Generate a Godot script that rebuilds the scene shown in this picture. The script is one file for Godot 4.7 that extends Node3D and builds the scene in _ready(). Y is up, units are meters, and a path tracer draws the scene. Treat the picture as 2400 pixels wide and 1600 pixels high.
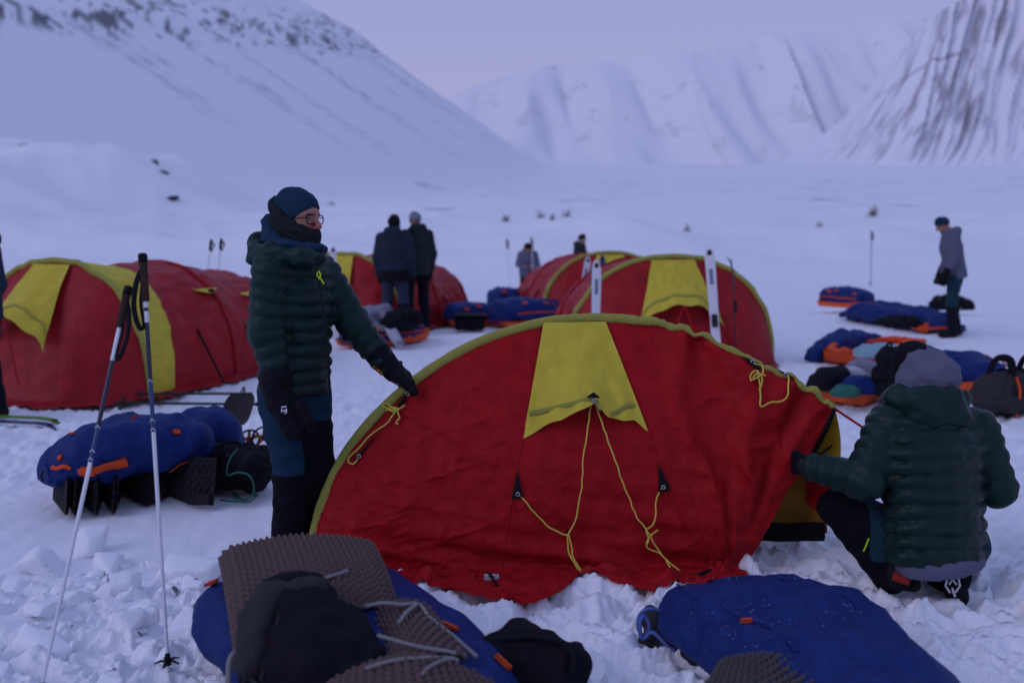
extends Node3D
# A snow camp at dusk: tunnel tents going up on a valley floor, loaded pulks, people in down jackets.

var M := {}
var taken := {}
var noise := FastNoiseLite.new()
var ridge := FastNoiseLite.new()
var cellular := FastNoiseLite.new()


func _ready() -> void:
	# ---- camera
	var cam := Camera3D.new()
	cam.name = "camera"
	add_child(cam)
	cam.position = Vector3(0, 1.63, 0)
	cam.rotation.x = -0.11627
	cam.fov = 37.86
	cam.near = 0.05
	cam.far = 12000.0
	var lens := CameraAttributesPhysical.new()
	lens.frustum_focal_length = 35.0
	lens.exposure_aperture = 1.5
	lens.frustum_focus_distance = 4.72
	cam.attributes = lens
	cam.current = true
	# ---- sky, dusk light, exposure
	var world := WorldEnvironment.new()
	world.name = "world_environment"
	var env := Environment.new()
	env.background_mode = Environment.BG_SKY
	var sky := ProceduralSkyMaterial.new()
	sky.sky_top_color = Color8(144, 160, 218)
	sky.sky_horizon_color = Color8(193, 185, 220)
	sky.sky_curve = 0.13
	sky.ground_bottom_color = Color8(120, 122, 170)
	sky.ground_horizon_color = Color8(150, 148, 190)
	env.sky = Sky.new()
	env.sky.sky_material = sky
	env.tonemap_mode = Environment.TONE_MAPPER_LINEAR
	env.tonemap_exposure = 0.91
	env.sdfgi_enabled = true
	env.ssao_enabled = true
	env.ssil_enabled = true
	world.environment = env
	add_child(world)
	var sun := DirectionalLight3D.new()
	sun.name = "sun"
	add_child(sun)
	sun.look_at_from_position(Vector3(-3.8, 2.9, 2.4), Vector3(0, 0, 0))
	sun.light_energy = 0.32
	sun.light_angular_distance = 40.0
	sun.light_color = Color8(212, 212, 255)
	sun.shadow_enabled = true
	# ---- the place
	noise.seed = 11
	noise.frequency = 1.0
	noise.noise_type = FastNoiseLite.TYPE_SIMPLEX_SMOOTH
	noise.fractal_type = FastNoiseLite.FRACTAL_NONE
	ridge.seed = 23
	ridge.frequency = 1.0
	ridge.noise_type = FastNoiseLite.TYPE_SIMPLEX_SMOOTH
	ridge.fractal_type = FastNoiseLite.FRACTAL_RIDGED
	ridge.fractal_octaves = 3
	cellular.seed = 5
	cellular.frequency = 1.0
	cellular.noise_type = FastNoiseLite.TYPE_CELLULAR
	cellular.cellular_return_type = FastNoiseLite.RETURN_DISTANCE2_SUB
	cellular.fractal_type = FastNoiseLite.FRACTAL_NONE
	make_materials()
	make_land()
	make_tents()
	make_people()
	make_gear()
	make_small_things()


# ------------------------------------------------------------------ naming and tagging
func numbered(called: String) -> String:
	var n: int = taken.get(called, 0)
	taken[called] = n + 1
	return called if n == 0 else "%s_%03d" % [called, n]


func thing(called: String, label: String, category: String, where: Vector3, group := "") -> Node3D:
	var o := Node3D.new()
	o.name = numbered(called)
	add_child(o)
	o.position = where
	o.set_meta("label", label)
	o.set_meta("category", category)
	if group:
		o.set_meta("group", group)
	return o


func part(called: String, geo, m: Material, parent: Node, offset := Vector3.ZERO) -> MeshInstance3D:
	var o := MeshInstance3D.new()
	o.name = called
	o.mesh = geo if geo is Mesh else geo.commit()
	o.material_override = m
	parent.add_child(o, true)
	o.position = offset
	return o


# ------------------------------------------------------------------ meshes
class Geo:
	var v := PackedVector3Array()
	var uv := PackedVector2Array()
	var col := PackedColorArray()
	var idx := PackedInt32Array()
	var colored := false

	func vert(p: Vector3, c := Color.WHITE, t := Vector2.ZERO) -> int:
		v.append(p)
		col.append(c)
		uv.append(t)
		return v.size() - 1

	func tri(a: int, b: int, c: int) -> void:
		idx.append(a)
		idx.append(b)
		idx.append(c)

	func quad(a: int, b: int, c: int, d: int) -> void:
		tri(a, b, c)
		tri(a, c, d)

	# f(u, v) -> Vector3, or [Vector3, Color]
	func grid(nu: int, nv: int, f: Callable) -> Geo:
		var first := v.size()
		for j in nv + 1:
			for i in nu + 1:
				var r = f.call(float(i) / nu, float(j) / nv)
				if r is Array:
					colored = true
					vert(r[0], r[1], Vector2(float(i) / nu, float(j) / nv))
				else:
					vert(r, Color.WHITE, Vector2(float(i) / nu, float(j) / nv))
		for j in nv:
			for i in nu:
				var a := first + j * (nu + 1) + i
				quad(a, a + 1, a + nu + 2, a + nu + 1)
		return self

	# a tube along a path; radii is a float or an array; flat squashes it along the frame's second axis
	func tube(path: Array, radii, seg := 8, flat := 1.0, up := Vector3.UP, c := Color.WHITE) -> Geo:
		var n := path.size()
		var first := v.size()
		var t: Vector3 = (path[1] - path[0]).normalized()
		var s := t.cross(up)
		if s.length() < 0.05:
			s = t.cross(Vector3.RIGHT)
		s = s.normalized()
		for i in n:
			var d: Vector3 = (path[mini(i + 1, n - 1)] - path[maxi(i - 1, 0)]).normalized()
			s = (s - d * s.dot(d)).normalized()
			var b := d.cross(s)
			var r: float = radii[i] if radii is Array else radii
			for k in seg:
				var a := TAU * k / seg
				vert(path[i] + s * cos(a) * r + b * sin(a) * r * flat, c, Vector2(float(k) / seg, float(i)))
		for i in n - 1:
			for k in seg:
				var a := first + i * seg + k
				var b2 := first + i * seg + (k + 1) % seg
				quad(a, a + seg, b2 + seg, b2)
		for e in [0, n - 1]:
			var m := vert(path[e], c)
			for k in seg:
				var a: int = first + e * seg + k
				var b3: int = first + e * seg + (k + 1) % seg
				if e == 0:
					tri(m, a, b3)
				else:
					tri(m, b3, a)
		return self

	# a box with chamfered edges
	func box(x: Transform3D, size: Vector3, ch := 0.01) -> Geo:
		var h := size * 0.5
		ch = minf(ch, minf(h.x, minf(h.y, h.z)) * 0.9)
		var at := {}
		for sx in [-1, 1]:
			for sy in [-1, 1]:
				for sz in [-1, 1]:
					var corner := Vector3(sx * h.x, sy * h.y, sz * h.z)
					for ax in 3:
						var p := corner
						for o in 3:
							if o != ax:
								p[o] -= signf(p[o]) * ch
						at[[sx, sy, sz, ax]] = vert(x * p)
		for ax in 3:
			var b := (ax + 1) % 3
			var c := (ax + 2) % 3
			for s in [-1, 1]:
				var q := []
				for w in [[-1, -1], [1, -1], [1, 1], [-1, 1]]:
					var k := [0, 0, 0]
					k[ax] = s
					k[b] = w[0]
					k[c] = w[1]
					q.append(at[[k[0], k[1], k[2], ax]])
				if s > 0:
					quad(q[3], q[2], q[1], q[0])
				else:
					quad(q[0], q[1], q[2], q[3])
			for s1 in [-1, 1]:
				for s2 in [-1, 1]:
					var q2 := []
					for e in [-1, 1]:
						var k2 := [0, 0, 0]
						k2[ax] = e
						k2[b] = s1
						k2[c] = s2
						q2.append(at[[k2[0], k2[1], k2[2], b]])
						q2.append(at[[k2[0], k2[1], k2[2], c]])
					if s1 * s2 > 0:
						quad(q2[0], q2[1], q2[3], q2[2])
					else:
						quad(q2[2], q2[3], q2[1], q2[0])
		for sx in [-1, 1]:
			for sy in [-1, 1]:
				for sz in [-1, 1]:
					var a: int = at[[sx, sy, sz, 0]]
					var b4: int = at[[sx, sy, sz, 1]]
					var c4: int = at[[sx, sy, sz, 2]]
					if sx * sy * sz > 0:
						tri(a, c4, b4)
					else:
						tri(a, b4, c4)
		return self

	# closed rings of points joined along their order; ends are capped
	func loft(rings: Array, capped := true) -> Geo:
		var seg: int = rings[0].size()
		var first := v.size()
		for i in rings.size():
			for k in seg:
				vert(rings[i][k], Color.WHITE, Vector2(float(k) / seg, float(i) / rings.size()))
		for i in rings.size() - 1:
			for k in seg:
				var a := first + i * seg + k
				var b := first + i * seg + (k + 1) % seg
				quad(a, a + seg, b + seg, b)
		if capped:
			for e in [0, rings.size() - 1]:
				var m := Vector3.ZERO
				for p in rings[e]:
					m += p
				var mi := vert(m / seg)
				for k in seg:
					var a2: int = first + e * seg + k
					var b2: int = first + e * seg + (k + 1) % seg
					if e == 0:
						tri(mi, a2, b2)
					else:
						tri(mi, b2, a2)
		return self

	func join(o: Geo, x: Transform3D) -> Geo:
		var first := v.size()
		for i in o.v.size():
			vert(x * o.v[i], o.col[i], o.uv[i])
		for i in o.idx:
			idx.append(first + i)
		colored = colored or o.colored
		return self

	func moved(x: Transform3D) -> Geo:
		for i in v.size():
			v[i] = x * v[i]
		return self

	func commit() -> ArrayMesh:
		var nrm := PackedVector3Array()
		nrm.resize(v.size())
		for i in range(0, idx.size(), 3):
			var a := idx[i]
			var b := idx[i + 1]
			var c := idx[i + 2]
			var n := (v[c] - v[a]).cross(v[b] - v[a])
			nrm[a] += n
			nrm[b] += n
			nrm[c] += n
		for i in nrm.size():
			var l := nrm[i].length()
			nrm[i] = nrm[i] / l if l > 1e-12 else Vector3.UP
		var arr := []
		arr.resize(Mesh.ARRAY_MAX)
		arr[Mesh.ARRAY_VERTEX] = v
		arr[Mesh.ARRAY_NORMAL] = nrm
		arr[Mesh.ARRAY_TEX_UV] = uv
		if colored:
			arr[Mesh.ARRAY_COLOR] = col
		arr[Mesh.ARRAY_INDEX] = idx
		var m := ArrayMesh.new()
		m.add_surface_from_arrays(Mesh.PRIMITIVE_TRIANGLES, arr)
		return m


# a distance field on a grid: tapered, oval bones joined with a smooth minimum, meshed as surface nets
class Field:
	var lo: Vector3
	var c: float
	var nx: int
	var ny: int
	var nz: int
	var g := PackedFloat32Array()
	var wob: FastNoiseLite

	func _init(a: Vector3, b: Vector3, cell: float, w: FastNoiseLite = null) -> void:
		lo = a
		c = cell
		nx = int((b.x - a.x) / c) + 2
		ny = int((b.y - a.y) / c) + 2
		nz = int((b.z - a.z) / c) + 2
		g.resize(nx * ny * nz)
		g.fill(1.0)
		wob = w

	# amp/period/phase: sewn baffles round the bone; side/ratio: the bone is `ratio` times as wide along side
	func bone(a: Vector3, b: Vector3, ra: float, rb: float, k := 0.03, side := Vector3.ZERO, ratio := 1.0, amp := 0.0, period := 0.06, phase := 0.0, sign := 1.0, qaxis := Vector3.ZERO, qfrom := Vector3.ZERO) -> void:
		var big := maxf(ra, rb) * maxf(1.0, ratio) + k + 2.0 * c + amp
		var mn := Vector3(minf(a.x, b.x), minf(a.y, b.y), minf(a.z, b.z)) - Vector3.ONE * big - lo
		var mx := Vector3(maxf(a.x, b.x), maxf(a.y, b.y), maxf(a.z, b.z)) + Vector3.ONE * big - lo
		var i0 := maxi(0, int(mn.x / c))
		var j0 := maxi(0, int(mn.y / c))
		var k0 := maxi(0, int(mn.z / c))
		var i1 := mini(nx - 1, int(mx.x / c) + 1)
		var j1 := mini(ny - 1, int(mx.y / c) + 1)
		var k1 := mini(nz - 1, int(mx.z / c) + 1)
		var ab := b - a
		var len2 := maxf(ab.length_squared(), 1e-9)
		var leng := sqrt(len2)
		side = side.normalized()
		var shrink := 1.0 - 1.0 / ratio
		for kk in range(k0, k1 + 1):
			for jj in range(j0, j1 + 1):
				var at := (kk * ny + jj) * nx
				for ii in range(i0, i1 + 1):
					var p := lo + Vector3(ii, jj, kk) * c
					var t := clampf((p - a).dot(ab) / len2, 0.0, 1.0)
					var d := p - (a + ab * t)
					if ratio != 1.0:
						d -= side * (d.dot(side) * shrink)
					var dl := d.length()
					var r := ra + (rb - ra) * t
					var e := dl - r
					if amp > 0.0 and e < k + 0.03 and e > -0.08:
						var s := ((p - a).dot(ab) / leng + phase) / period if qaxis == Vector3.ZERO else (p - qfrom).dot(qaxis) / period
						if wob:
							s += 0.16 * wob.get_noise_3d(p.x * 4.0, p.y * 6.0, p.z * 4.0)
							e += amp * 0.30 * wob.get_noise_3d(p.x * 13.0, p.y * 5.0, p.z * 13.0)
						e -= amp * (pow(absf(sin(PI * s)), 0.55) - 0.72)
					var o := g[at + ii]
					if sign > 0.0:
						var h := maxf(k - absf(o - e), 0.0) / k
						g[at + ii] = minf(o, e) - h * h * k * 0.25
					else:
						var h2 := maxf(k - absf(o + e), 0.0) / k
						g[at + ii] = maxf(o, -e) + h2 * h2 * k * 0.25

	# keep only what lies behind the plane (n points away from what stays)
	func cut(p0: Vector3, n: Vector3) -> void:
		n = n.normalized()
		for kk in nz:
			for jj in ny:
				for ii in nx:
					var q := (kk * ny + jj) * nx + ii
					if g[q] < 0.9:
						g[q] = maxf(g[q], (lo + Vector3(ii, jj, kk) * c - p0).dot(n))

	func roughen(f: Callable) -> void:
		for kk in nz:
			for jj in ny:
				for ii in nx:
					var q := (kk * ny + jj) * nx + ii
					if absf(g[q]) < 0.05:
						g[q] += f.call(lo + Vector3(ii, jj, kk) * c)

	func mesh(into: Geo, paint = null) -> Geo:
		var cell_at := PackedInt32Array()
		cell_at.resize(nx * ny * nz)
		cell_at.fill(-1)
		var sx := 1
		var sy := nx
		var sz := nx * ny
		var off := [0, sx, sy, sx + sy, sz, sz + sx, sz + sy, sz + sx + sy]
		var edges := [[0, 1], [2, 3], [4, 5], [6, 7], [0, 2], [1, 3], [4, 6], [5, 7], [0, 4], [1, 5], [2, 6], [3, 7]]
		var cx := PackedFloat32Array([0, 1, 0, 1, 0, 1, 0, 1])
		var cy := PackedFloat32Array([0, 0, 1, 1, 0, 0, 1, 1])
		var cz := PackedFloat32Array([0, 0, 0, 0, 1, 1, 1, 1])
		var far := c * 2.5
		var paints: bool = paint != null
		into.colored = into.colored or paints
		var val := PackedFloat32Array()
		val.resize(8)
		for kk in nz - 1:
			for jj in ny - 1:
				var row := (kk * ny + jj) * nx
				for ii in nx - 1:
					var q := row + ii
					if g[q] > far:
						continue
					var neg := 0
					for e in 8:
						var w := g[q + off[e]]
						val[e] = w
						if w < 0.0:
							neg += 1
					if neg == 0 or neg == 8:
						continue
					var sum := Vector3.ZERO
					var cnt := 0
					for ed in edges:
						var a: int = ed[0]
						var b: int = ed[1]
						var fa := val[a]
						var fb := val[b]
						if (fa < 0.0) != (fb < 0.0):
							var t := fa / (fa - fb)
							sum += Vector3(cx[a] + (cx[b] - cx[a]) * t, cy[a] + (cy[b] - cy[a]) * t, cz[a] + (cz[b] - cz[a]) * t)
							cnt += 1
					var p := lo + (Vector3(ii, jj, kk) + sum / cnt) * c
					cell_at[q] = into.vert(p, paint.call(p) if paints else Color.WHITE)
		for kk in range(1, nz - 1):
			for jj in range(1, ny - 1):
				var row := (kk * ny + jj) * nx
				for ii in range(1, nx - 1):
					var q := row + ii
					if g[q] > far:
						continue
					var f0 := g[q] < 0.0
					if f0 != (g[q + sx] < 0.0):
						ring(into, cell_at[q - sy - sz], cell_at[q - sz], cell_at[q], cell_at[q - sy], f0)
					if f0 != (g[q + sy] < 0.0):
						ring(into, cell_at[q - sx - sz], cell_at[q - sx], cell_at[q], cell_at[q - sz], f0)
					if f0 != (g[q + sz] < 0.0):
						ring(into, cell_at[q - sx - sy], cell_at[q - sy], cell_at[q], cell_at[q - sx], f0)
		return into

	func ring(into: Geo, a: int, b: int, cc: int, d: int, flip: bool) -> void:
		if a < 0 or b < 0 or cc < 0 or d < 0:
			return
		if flip:
			into.quad(d, cc, b, a)
		else:
			into.quad(a, b, cc, d)


func curve(points: Array, n: int) -> Array:
	# a smooth line through points (Catmull-Rom)
	var out := []
	var m := points.size()
	for i in n + 1:
		var t := float(i) / n * (m - 1)
		var k := mini(int(t), m - 2)
		var f := t - k
		var p0: Variant = points[maxi(k - 1, 0)]
		var p1: Variant = points[k]
		var p2: Variant = points[k + 1]
		var p3: Variant = points[mini(k + 2, m - 1)]
		out.append(0.5 * ((2.0 * p1) + (p2 - p0) * f + (2.0 * p0 - 5.0 * p1 + 4.0 * p2 - p3) * f * f + (3.0 * p1 - p0 - 3.0 * p2 + p3) * f * f * f))
	return out


func along(points: Array, t: float) -> Variant:
	var x := clampf(t, 0.0, 1.0) * (points.size() - 1)
	var k := mini(int(x), points.size() - 2)
	return points[k] + (points[k + 1] - points[k]) * (x - k)


# ------------------------------------------------------------------ materials
func noise_texture(freq: float, kind: int, fractal: int, size := 512, seed_ := 1) -> NoiseTexture2D:
	var f := FastNoiseLite.new()
	f.seed = seed_
	f.frequency = freq
	f.noise_type = kind
	f.fractal_type = fractal
	f.fractal_octaves = 4
	var t := NoiseTexture2D.new()
	t.width = size
	t.height = size
	t.seamless = true
	t.noise = f
	return t


func tinted(freq: float, from: Color, to: Color, seed_ := 3) -> NoiseTexture2D:
	var t := noise_texture(freq, FastNoiseLite.TYPE_SIMPLEX_SMOOTH, FastNoiseLite.FRACTAL_FBM, 512, seed_)
	var ramp := Gradient.new()
	ramp.set_color(0, from.linear_to_srgb())
	ramp.set_color(1, to.linear_to_srgb())
	ramp.set_offset(0, 0.25)
	ramp.set_offset(1, 0.75)
	t.color_ramp = ramp
	return t


# c is a linear base colour
func mat(called: String, c: Color, rough := 0.8, o := {}) -> StandardMaterial3D:
	var m := StandardMaterial3D.new()
	m.resource_name = called
	m.albedo_color = c.linear_to_srgb()
	m.roughness = rough
	m.metallic_specular = o.get("spec", 0.25)
	m.metallic = o.get("metal", 0.0)
	m.cull_mode = BaseMaterial3D.CULL_DISABLED
	if o.has("bump"):
		m.heightmap_enabled = true
		m.heightmap_texture = o.bump
		m.heightmap_scale = o.depth
	if o.has("tint"):
		m.albedo_color = Color.WHITE
		m.albedo_texture = o.tint
	if o.has("bump") or o.has("tint"):
		m.uv1_triplanar = true
		m.uv1_world_triplanar = true
		m.uv1_scale = Vector3.ONE * o.get("scale", 1.0)
	if o.has("vertex"):
		m.vertex_color_use_as_albedo = true
		m.albedo_color = Color.WHITE
	if o.has("sheen"):
		m.rim_enabled = true
		m.rim = o.sheen
		m.rim_tint = 0.5
	if o.has("through"):
		m.backlight_enabled = true
		m.backlight = o.through
	M[called] = m
	return m


func make_materials() -> void:
	var crumple := noise_texture(0.012, FastNoiseLite.TYPE_SIMPLEX_SMOOTH, FastNoiseLite.FRACTAL_RIDGED, 512, 7)
	var weave := noise_texture(0.25, FastNoiseLite.TYPE_SIMPLEX, FastNoiseLite.FRACTAL_NONE, 256, 9)
	var grains := noise_texture(0.03, FastNoiseLite.TYPE_SIMPLEX_SMOOTH, FastNoiseLite.FRACTAL_FBM, 1024, 4)
	mat("snow", Color(0.86, 0.87, 0.90), 0.9, {"vertex": 1, "bump": grains, "depth": 0.28, "scale": 3.1, "spec": 0.2})
	mat("clod", Color(0.87, 0.88, 0.91), 0.9, {"bump": grains, "depth": 0.25, "scale": 2.2, "spec": 0.2})
	mat("far_land", Color.WHITE, 1.0, {"vertex": 1, "spec": 0.1})
	mat("red", Color(0.42, 0.010, 0.014), 0.55, {"tint": tinted(0.008, Color(0.32, 0.008, 0.012), Color(0.41, 0.011, 0.016)), "bump": crumple, "depth": 0.5, "scale": 1.7, "spec": 0.2, "through": Color(0.45, 0.03, 0.02)})
	mat("red_far", Color(0.42, 0.010, 0.014), 0.5, {"tint": tinted(0.01, Color(0.27, 0.008, 0.012), Color(0.37, 0.012, 0.016), 8), "bump": crumple, "depth": 0.5, "scale": 1.0, "spec": 0.3})
	mat("yellow", Color(0.62, 0.50, 0.03), 0.6, {"tint": tinted(0.009, Color(0.57, 0.47, 0.045), Color(0.69, 0.58, 0.06)), "bump": crumple, "depth": 0.4, "scale": 1.7, "through": Color(0.5, 0.4, 0.03)})
	mat("olive", Color(0.34, 0.33, 0.07), 0.8, {"bump": weave, "depth": 0.1, "scale": 12.0})
	mat("web_black", Color(0.008, 0.008, 0.011), 0.8)
	mat("cord_yellow", Color(0.62, 0.52, 0.08), 0.7)
	mat("cord_red", Color(0.4, 0.012, 0.012), 0.7)
	mat("tan", Color(0.42, 0.23, 0.035), 0.8, {"bump": crumple, "depth": 0.4, "scale": 2.0})
	mat("down_green", Color(0.008, 0.026, 0.022), 0.45, {"bump": crumple, "depth": 0.22, "scale": 4.0, "spec": 0.28})
	mat("shell_blue", Color(0.012, 0.033, 0.075), 0.7, {"bump": crumple, "depth": 0.4, "scale": 4.0})
	mat("shell_grey", Color(0.11, 0.115, 0.17), 0.8, {"bump": crumple, "depth": 0.4, "scale": 4.0})
	mat("shell_dark", Color(0.018, 0.03, 0.05), 0.8, {"bump": crumple, "depth": 0.4, "scale": 4.0})
	mat("shell_green", Color(0.02, 0.03, 0.03), 0.8, {"bump": crumple, "depth": 0.4, "scale": 4.0})
	mat("knit_navy", Color(0.012, 0.033, 0.065), 0.9, {"bump": weave, "depth": 0.08, "scale": 10.0, "sheen": 0.05})
	mat("knit_black", Color(0.008, 0.008, 0.012), 0.95, {"bump": weave, "depth": 0.08, "scale": 10.0})
	mat("gaiter", Color(0.015, 0.020, 0.021), 0.95, {"bump": weave, "depth": 0.08, "scale": 10.0})
	mat("trousers", Color.WHITE, 0.85, {"vertex": 1, "bump": crumple, "depth": 0.3, "scale": 3.0})
	mat("skin", Color(0.34, 0.17, 0.12), 0.55, {"vertex": 1, "spec": 0.35})
	mat("glove", Color(0.006, 0.006, 0.010), 0.75, {"bump": weave, "depth": 0.08, "scale": 7.0})
	mat("leather", Color(0.25, 0.08, 0.012), 0.6)
	mat("boot", Color(0.010, 0.010, 0.013), 0.7)
	mat("boot_red", Color(0.25, 0.02, 0.012), 0.7)
	mat("white_print", Color(0.75, 0.75, 0.78), 0.7)
	mat("eye_white", Color(0.32, 0.30, 0.30), 0.3)
	mat("frame_black", Color(0.006, 0.006, 0.008), 0.25)
	mat("neon", Color(0.45, 0.75, 0.02), 0.6)
	mat("pole_white", Color(0.70, 0.71, 0.75), 0.3, {"spec": 0.5})
	mat("pole_dark", Color(0.015, 0.018, 0.04), 0.3, {"spec": 0.5})
	mat("pole_blue", Color(0.02, 0.045, 0.14), 0.3, {"spec": 0.5})
	mat("cork", Color(0.05, 0.028, 0.022), 0.9, {"bump": weave, "depth": 0.1, "scale": 8.0})
	mat("foam_brown", Color(0.13, 0.088, 0.082), 0.9)
	mat("foam_black", Color(0.016, 0.015, 0.018), 0.7)
	mat("foam_grey", Color(0.085, 0.075, 0.08), 0.9)
	mat("bag_blue", Color(0.012, 0.035, 0.20), 0.6, {"tint": tinted(0.01, Color(0.007, 0.020, 0.11), Color(0.011, 0.029, 0.15), 5), "bump": crumple, "depth": 0.5, "scale": 2.5})
	mat("bag_black", Color(0.007, 0.007, 0.011), 0.8, {"bump": crumple, "depth": 0.5, "scale": 3.0})
	mat("bag_grey", Color(0.035, 0.033, 0.035), 0.85, {"bump": crumple, "depth": 0.5, "scale": 3.0})
	mat("orange", Color(0.62, 0.075, 0.02), 0.6)
	mat("orange_hull", Color(0.75, 0.11, 0.03), 0.4)
	mat("rope_green", Color(0.03, 0.13, 0.10), 0.8)
	mat("rope_blue", Color(0.09, 0.13, 0.36), 0.8)
	mat("cloth_grey", Color(0.20, 0.21, 0.27), 0.9, {"bump": crumple, "depth": 0.5, "scale": 3.0})
	mat("cloth_pale", Color(0.42, 0.43, 0.50), 0.9, {"bump": crumple, "depth": 0.4, "scale": 3.0})
	mat("strap_grey", Color(0.22, 0.215, 0.22), 0.8)
	mat("ski_white", Color(0.66, 0.67, 0.72), 0.4)
	mat("ski_green", Color(0.10, 0.26, 0.03), 0.4)
	mat("teal", Color(0.22, 0.36, 0.42), 0.7)
	mat("metal", Color(0.4, 0.4, 0.42), 0.35, {"metal": 0.9})
	mat("straw", Color(0.16, 0.13, 0.08), 0.95)
	mat("dry_stalk", Color(0.09, 0.085, 0.09), 0.95)
	mat("rock", Color(0.035, 0.033, 0.040), 0.95)
	var g := mat("lens", Color(0.9, 0.9, 0.95), 0.05)
	g.transparency = BaseMaterial3D.TRANSPARENCY_ALPHA
	g.albedo_color = Color(0.35, 0.35, 0.4, 0.03)

# ------------------------------------------------------------------ the snow, the mountains
func trampled(x: float, z: float) -> float:
	var d := -z
	var t := smoothstep(17.0, 8.0, d) * 0.55
	# churned snow before and beside the tent going up
	t = maxf(t, smoothstep(5.6, 4.6, d) * smoothstep(-0.9, -0.2, x))
	t = maxf(t, smoothstep(-0.9, -1.2, x) * smoothstep(4.75, 4.3, d))
	# wind-packed patch by the packed pulk
	var q := Vector2((x + 1.9) / 1.5, (d - 5.6) / 1.1).length()
	t *= 0.12 + 0.88 * smoothstep(0.75, 1.25, q)
	return t * smoothstep(14.0, 6.0, absf(x))


func height(x: float, z: float) -> float:
	var d := -z
	var h := 0.0
	# the camp lies in a slight dip, then a bank, then the plain climbs to the mountains
	h -= 0.36 * smoothstep(17.0, 25.0, d) * smoothstep(40.0, 28.0, d)
	if d > 28.0:
		var e := d - 45.0
		var far := minf(e, 1155.0)
		var plain := 1.35 + 0.029 * far + 0.000025 * far * far if e > 0.0 else 1.35
		if e > 1155.0:
			plain += 0.0640 * (e - 1155.0)
		h += plain * smoothstep(29.0, 47.0, d + 3.0 * noise.get_noise_2d(x * 0.08, 3.0))
		h += 0.35 * noise.get_noise_2d(x * 0.07, z * 0.16) * smoothstep(30.0, 45.0, d) * smoothstep(400.0, 120.0, d)
		h += 0.9 * maxf(ridge.get_noise_2d(x * 0.045, z * 0.06), 0.0) * smoothstep(30.0, 40.0, d) * smoothstep(110.0, 60.0, d)
		# knoll on the near side of the left slope
		var kx := smoothstep(-17.5, -27.5, x + 2.5 * noise.get_noise_2d(z * 0.05, 8.0))
		var kz := smoothstep(34.0, 68.0, d) * smoothstep(125.0, 72.0, d)
		h += (4.3 + 0.5 * noise.get_noise_2d(x * 0.1, z * 0.1)) * kx * kz
	# the long talus slope on the left
	if d > 60.0 and x < 120.0:
		var f := d - 150.0
		var xb := -47.0 + 0.0771 * f
		var hb := 2.0 + 0.0657 * f
		var rise := xb - x
		if rise > -60.0:
			var streak := noise.get_noise_2d(d * 0.022 + rise * 0.004, rise * 0.003)
			var m := hb + 0.69 * rise + 2.4 * streak * smoothstep(0.0, 90.0, rise)
			# rock band: a step near the top
			var crest := 37.0 + 0.163 * (d - 180.0)
			var up := m - crest
			if up > 0.0:
				m = crest + up * 0.80 + 0.035 * crest * smoothstep(0.0, 0.10 * crest, up)
			m += 0.010 * crest * ridge.get_noise_2d(d * 0.02, rise * 0.02) * smoothstep(0.06, 0.0, absf(up / crest - 0.04))
			m *= smoothstep(1420.0, 1230.0, d)
			var k := 5.0 + d * 0.012
			var w := maxf(k - absf(h - m), 0.0) / k
			h = maxf(h, m) + w * w * k * 0.25
	# drifts and trodden snow
	var a := sqrt(x * x + z * z)
	h += 0.035 * noise.get_noise_2d(x * 0.45, z * 0.45) * smoothstep(60.0, 12.0, a)
	if a < 22.0:
		var t := trampled(x, z)
		var w2 := 0.35 * noise.get_noise_2d(x * 2.0 + 7.0, z * 2.0)
		h += t * 0.055 * (absf(noise.get_noise_2d(x * 2.6 + w2, z * 2.6)) * 2.0 - 0.8)
		h += t * 0.034 * (0.75 - absf(noise.get_noise_2d(x * 6.5 + w2, z * 6.5 + w2)) * 2.0)
		h += t * 0.010 * (absf(noise.get_noise_2d(x * 17.0, z * 17.0)) * 2.0 - 0.5)
		h += 0.006 * noise.get_noise_2d(x * 5.0, z * 1.6)
		h -= 0.02
	return h


func snow_colour(x: float, z: float, h: float) -> Color:
	var d := -z
	var s := Color(0.86, 0.87, 0.90)
	if d < 60.0:
		return s
	var rise := (-47.0 + 0.0771 * (d - 150.0)) - x
	if rise > 0.0 and d < 1420.0:
		var crest := 37.0 + 0.163 * (d - 180.0)
		var up := (h - crest) / crest + 0.05 * noise.get_noise_2d(d * 0.05, rise * 0.03)
		# bare rock in a broken band under the top, thin streaks of stones below it
		var n := noise.get_noise_2d(d * 0.030, rise * 0.05) * 0.5 + noise.get_noise_2d(d * 0.10, rise * 0.16) * 0.45 + noise.get_noise_2d(d * 0.32, rise * 0.5) * 0.4
		var band := smoothstep(-0.05, 0.02, up) * smoothstep(0.30, 0.10, up)
		var rock := smoothstep(0.12, 0.38, n) * band
		var streak := smoothstep(0.33, 0.55, noise.get_noise_2d(d * 0.016 + 9.0, rise * 0.004) + 0.35 * noise.get_noise_2d(d * 0.1, rise * 0.02)) * smoothstep(-0.75, -0.1, up) * smoothstep(0.1, -0.05, up)
		rock = maxf(rock, streak * 0.30 * (0.6 + noise.get_noise_2d(d * 0.3, rise * 0.2)))
		s = s.lerp(Color(0.07, 0.07, 0.09), clampf(rock, 0.0, 0.85))
	elif d > 60.0 and d < 900.0:
		var n2 := noise.get_noise_2d(x * 0.03, z * 0.015) + 0.5 * noise.get_noise_2d(x * 0.12, z * 0.05)
		s = s.lerp(Color(0.30, 0.29, 0.32), smoothstep(0.62, 0.95, n2) * 0.5)
	return s


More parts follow.
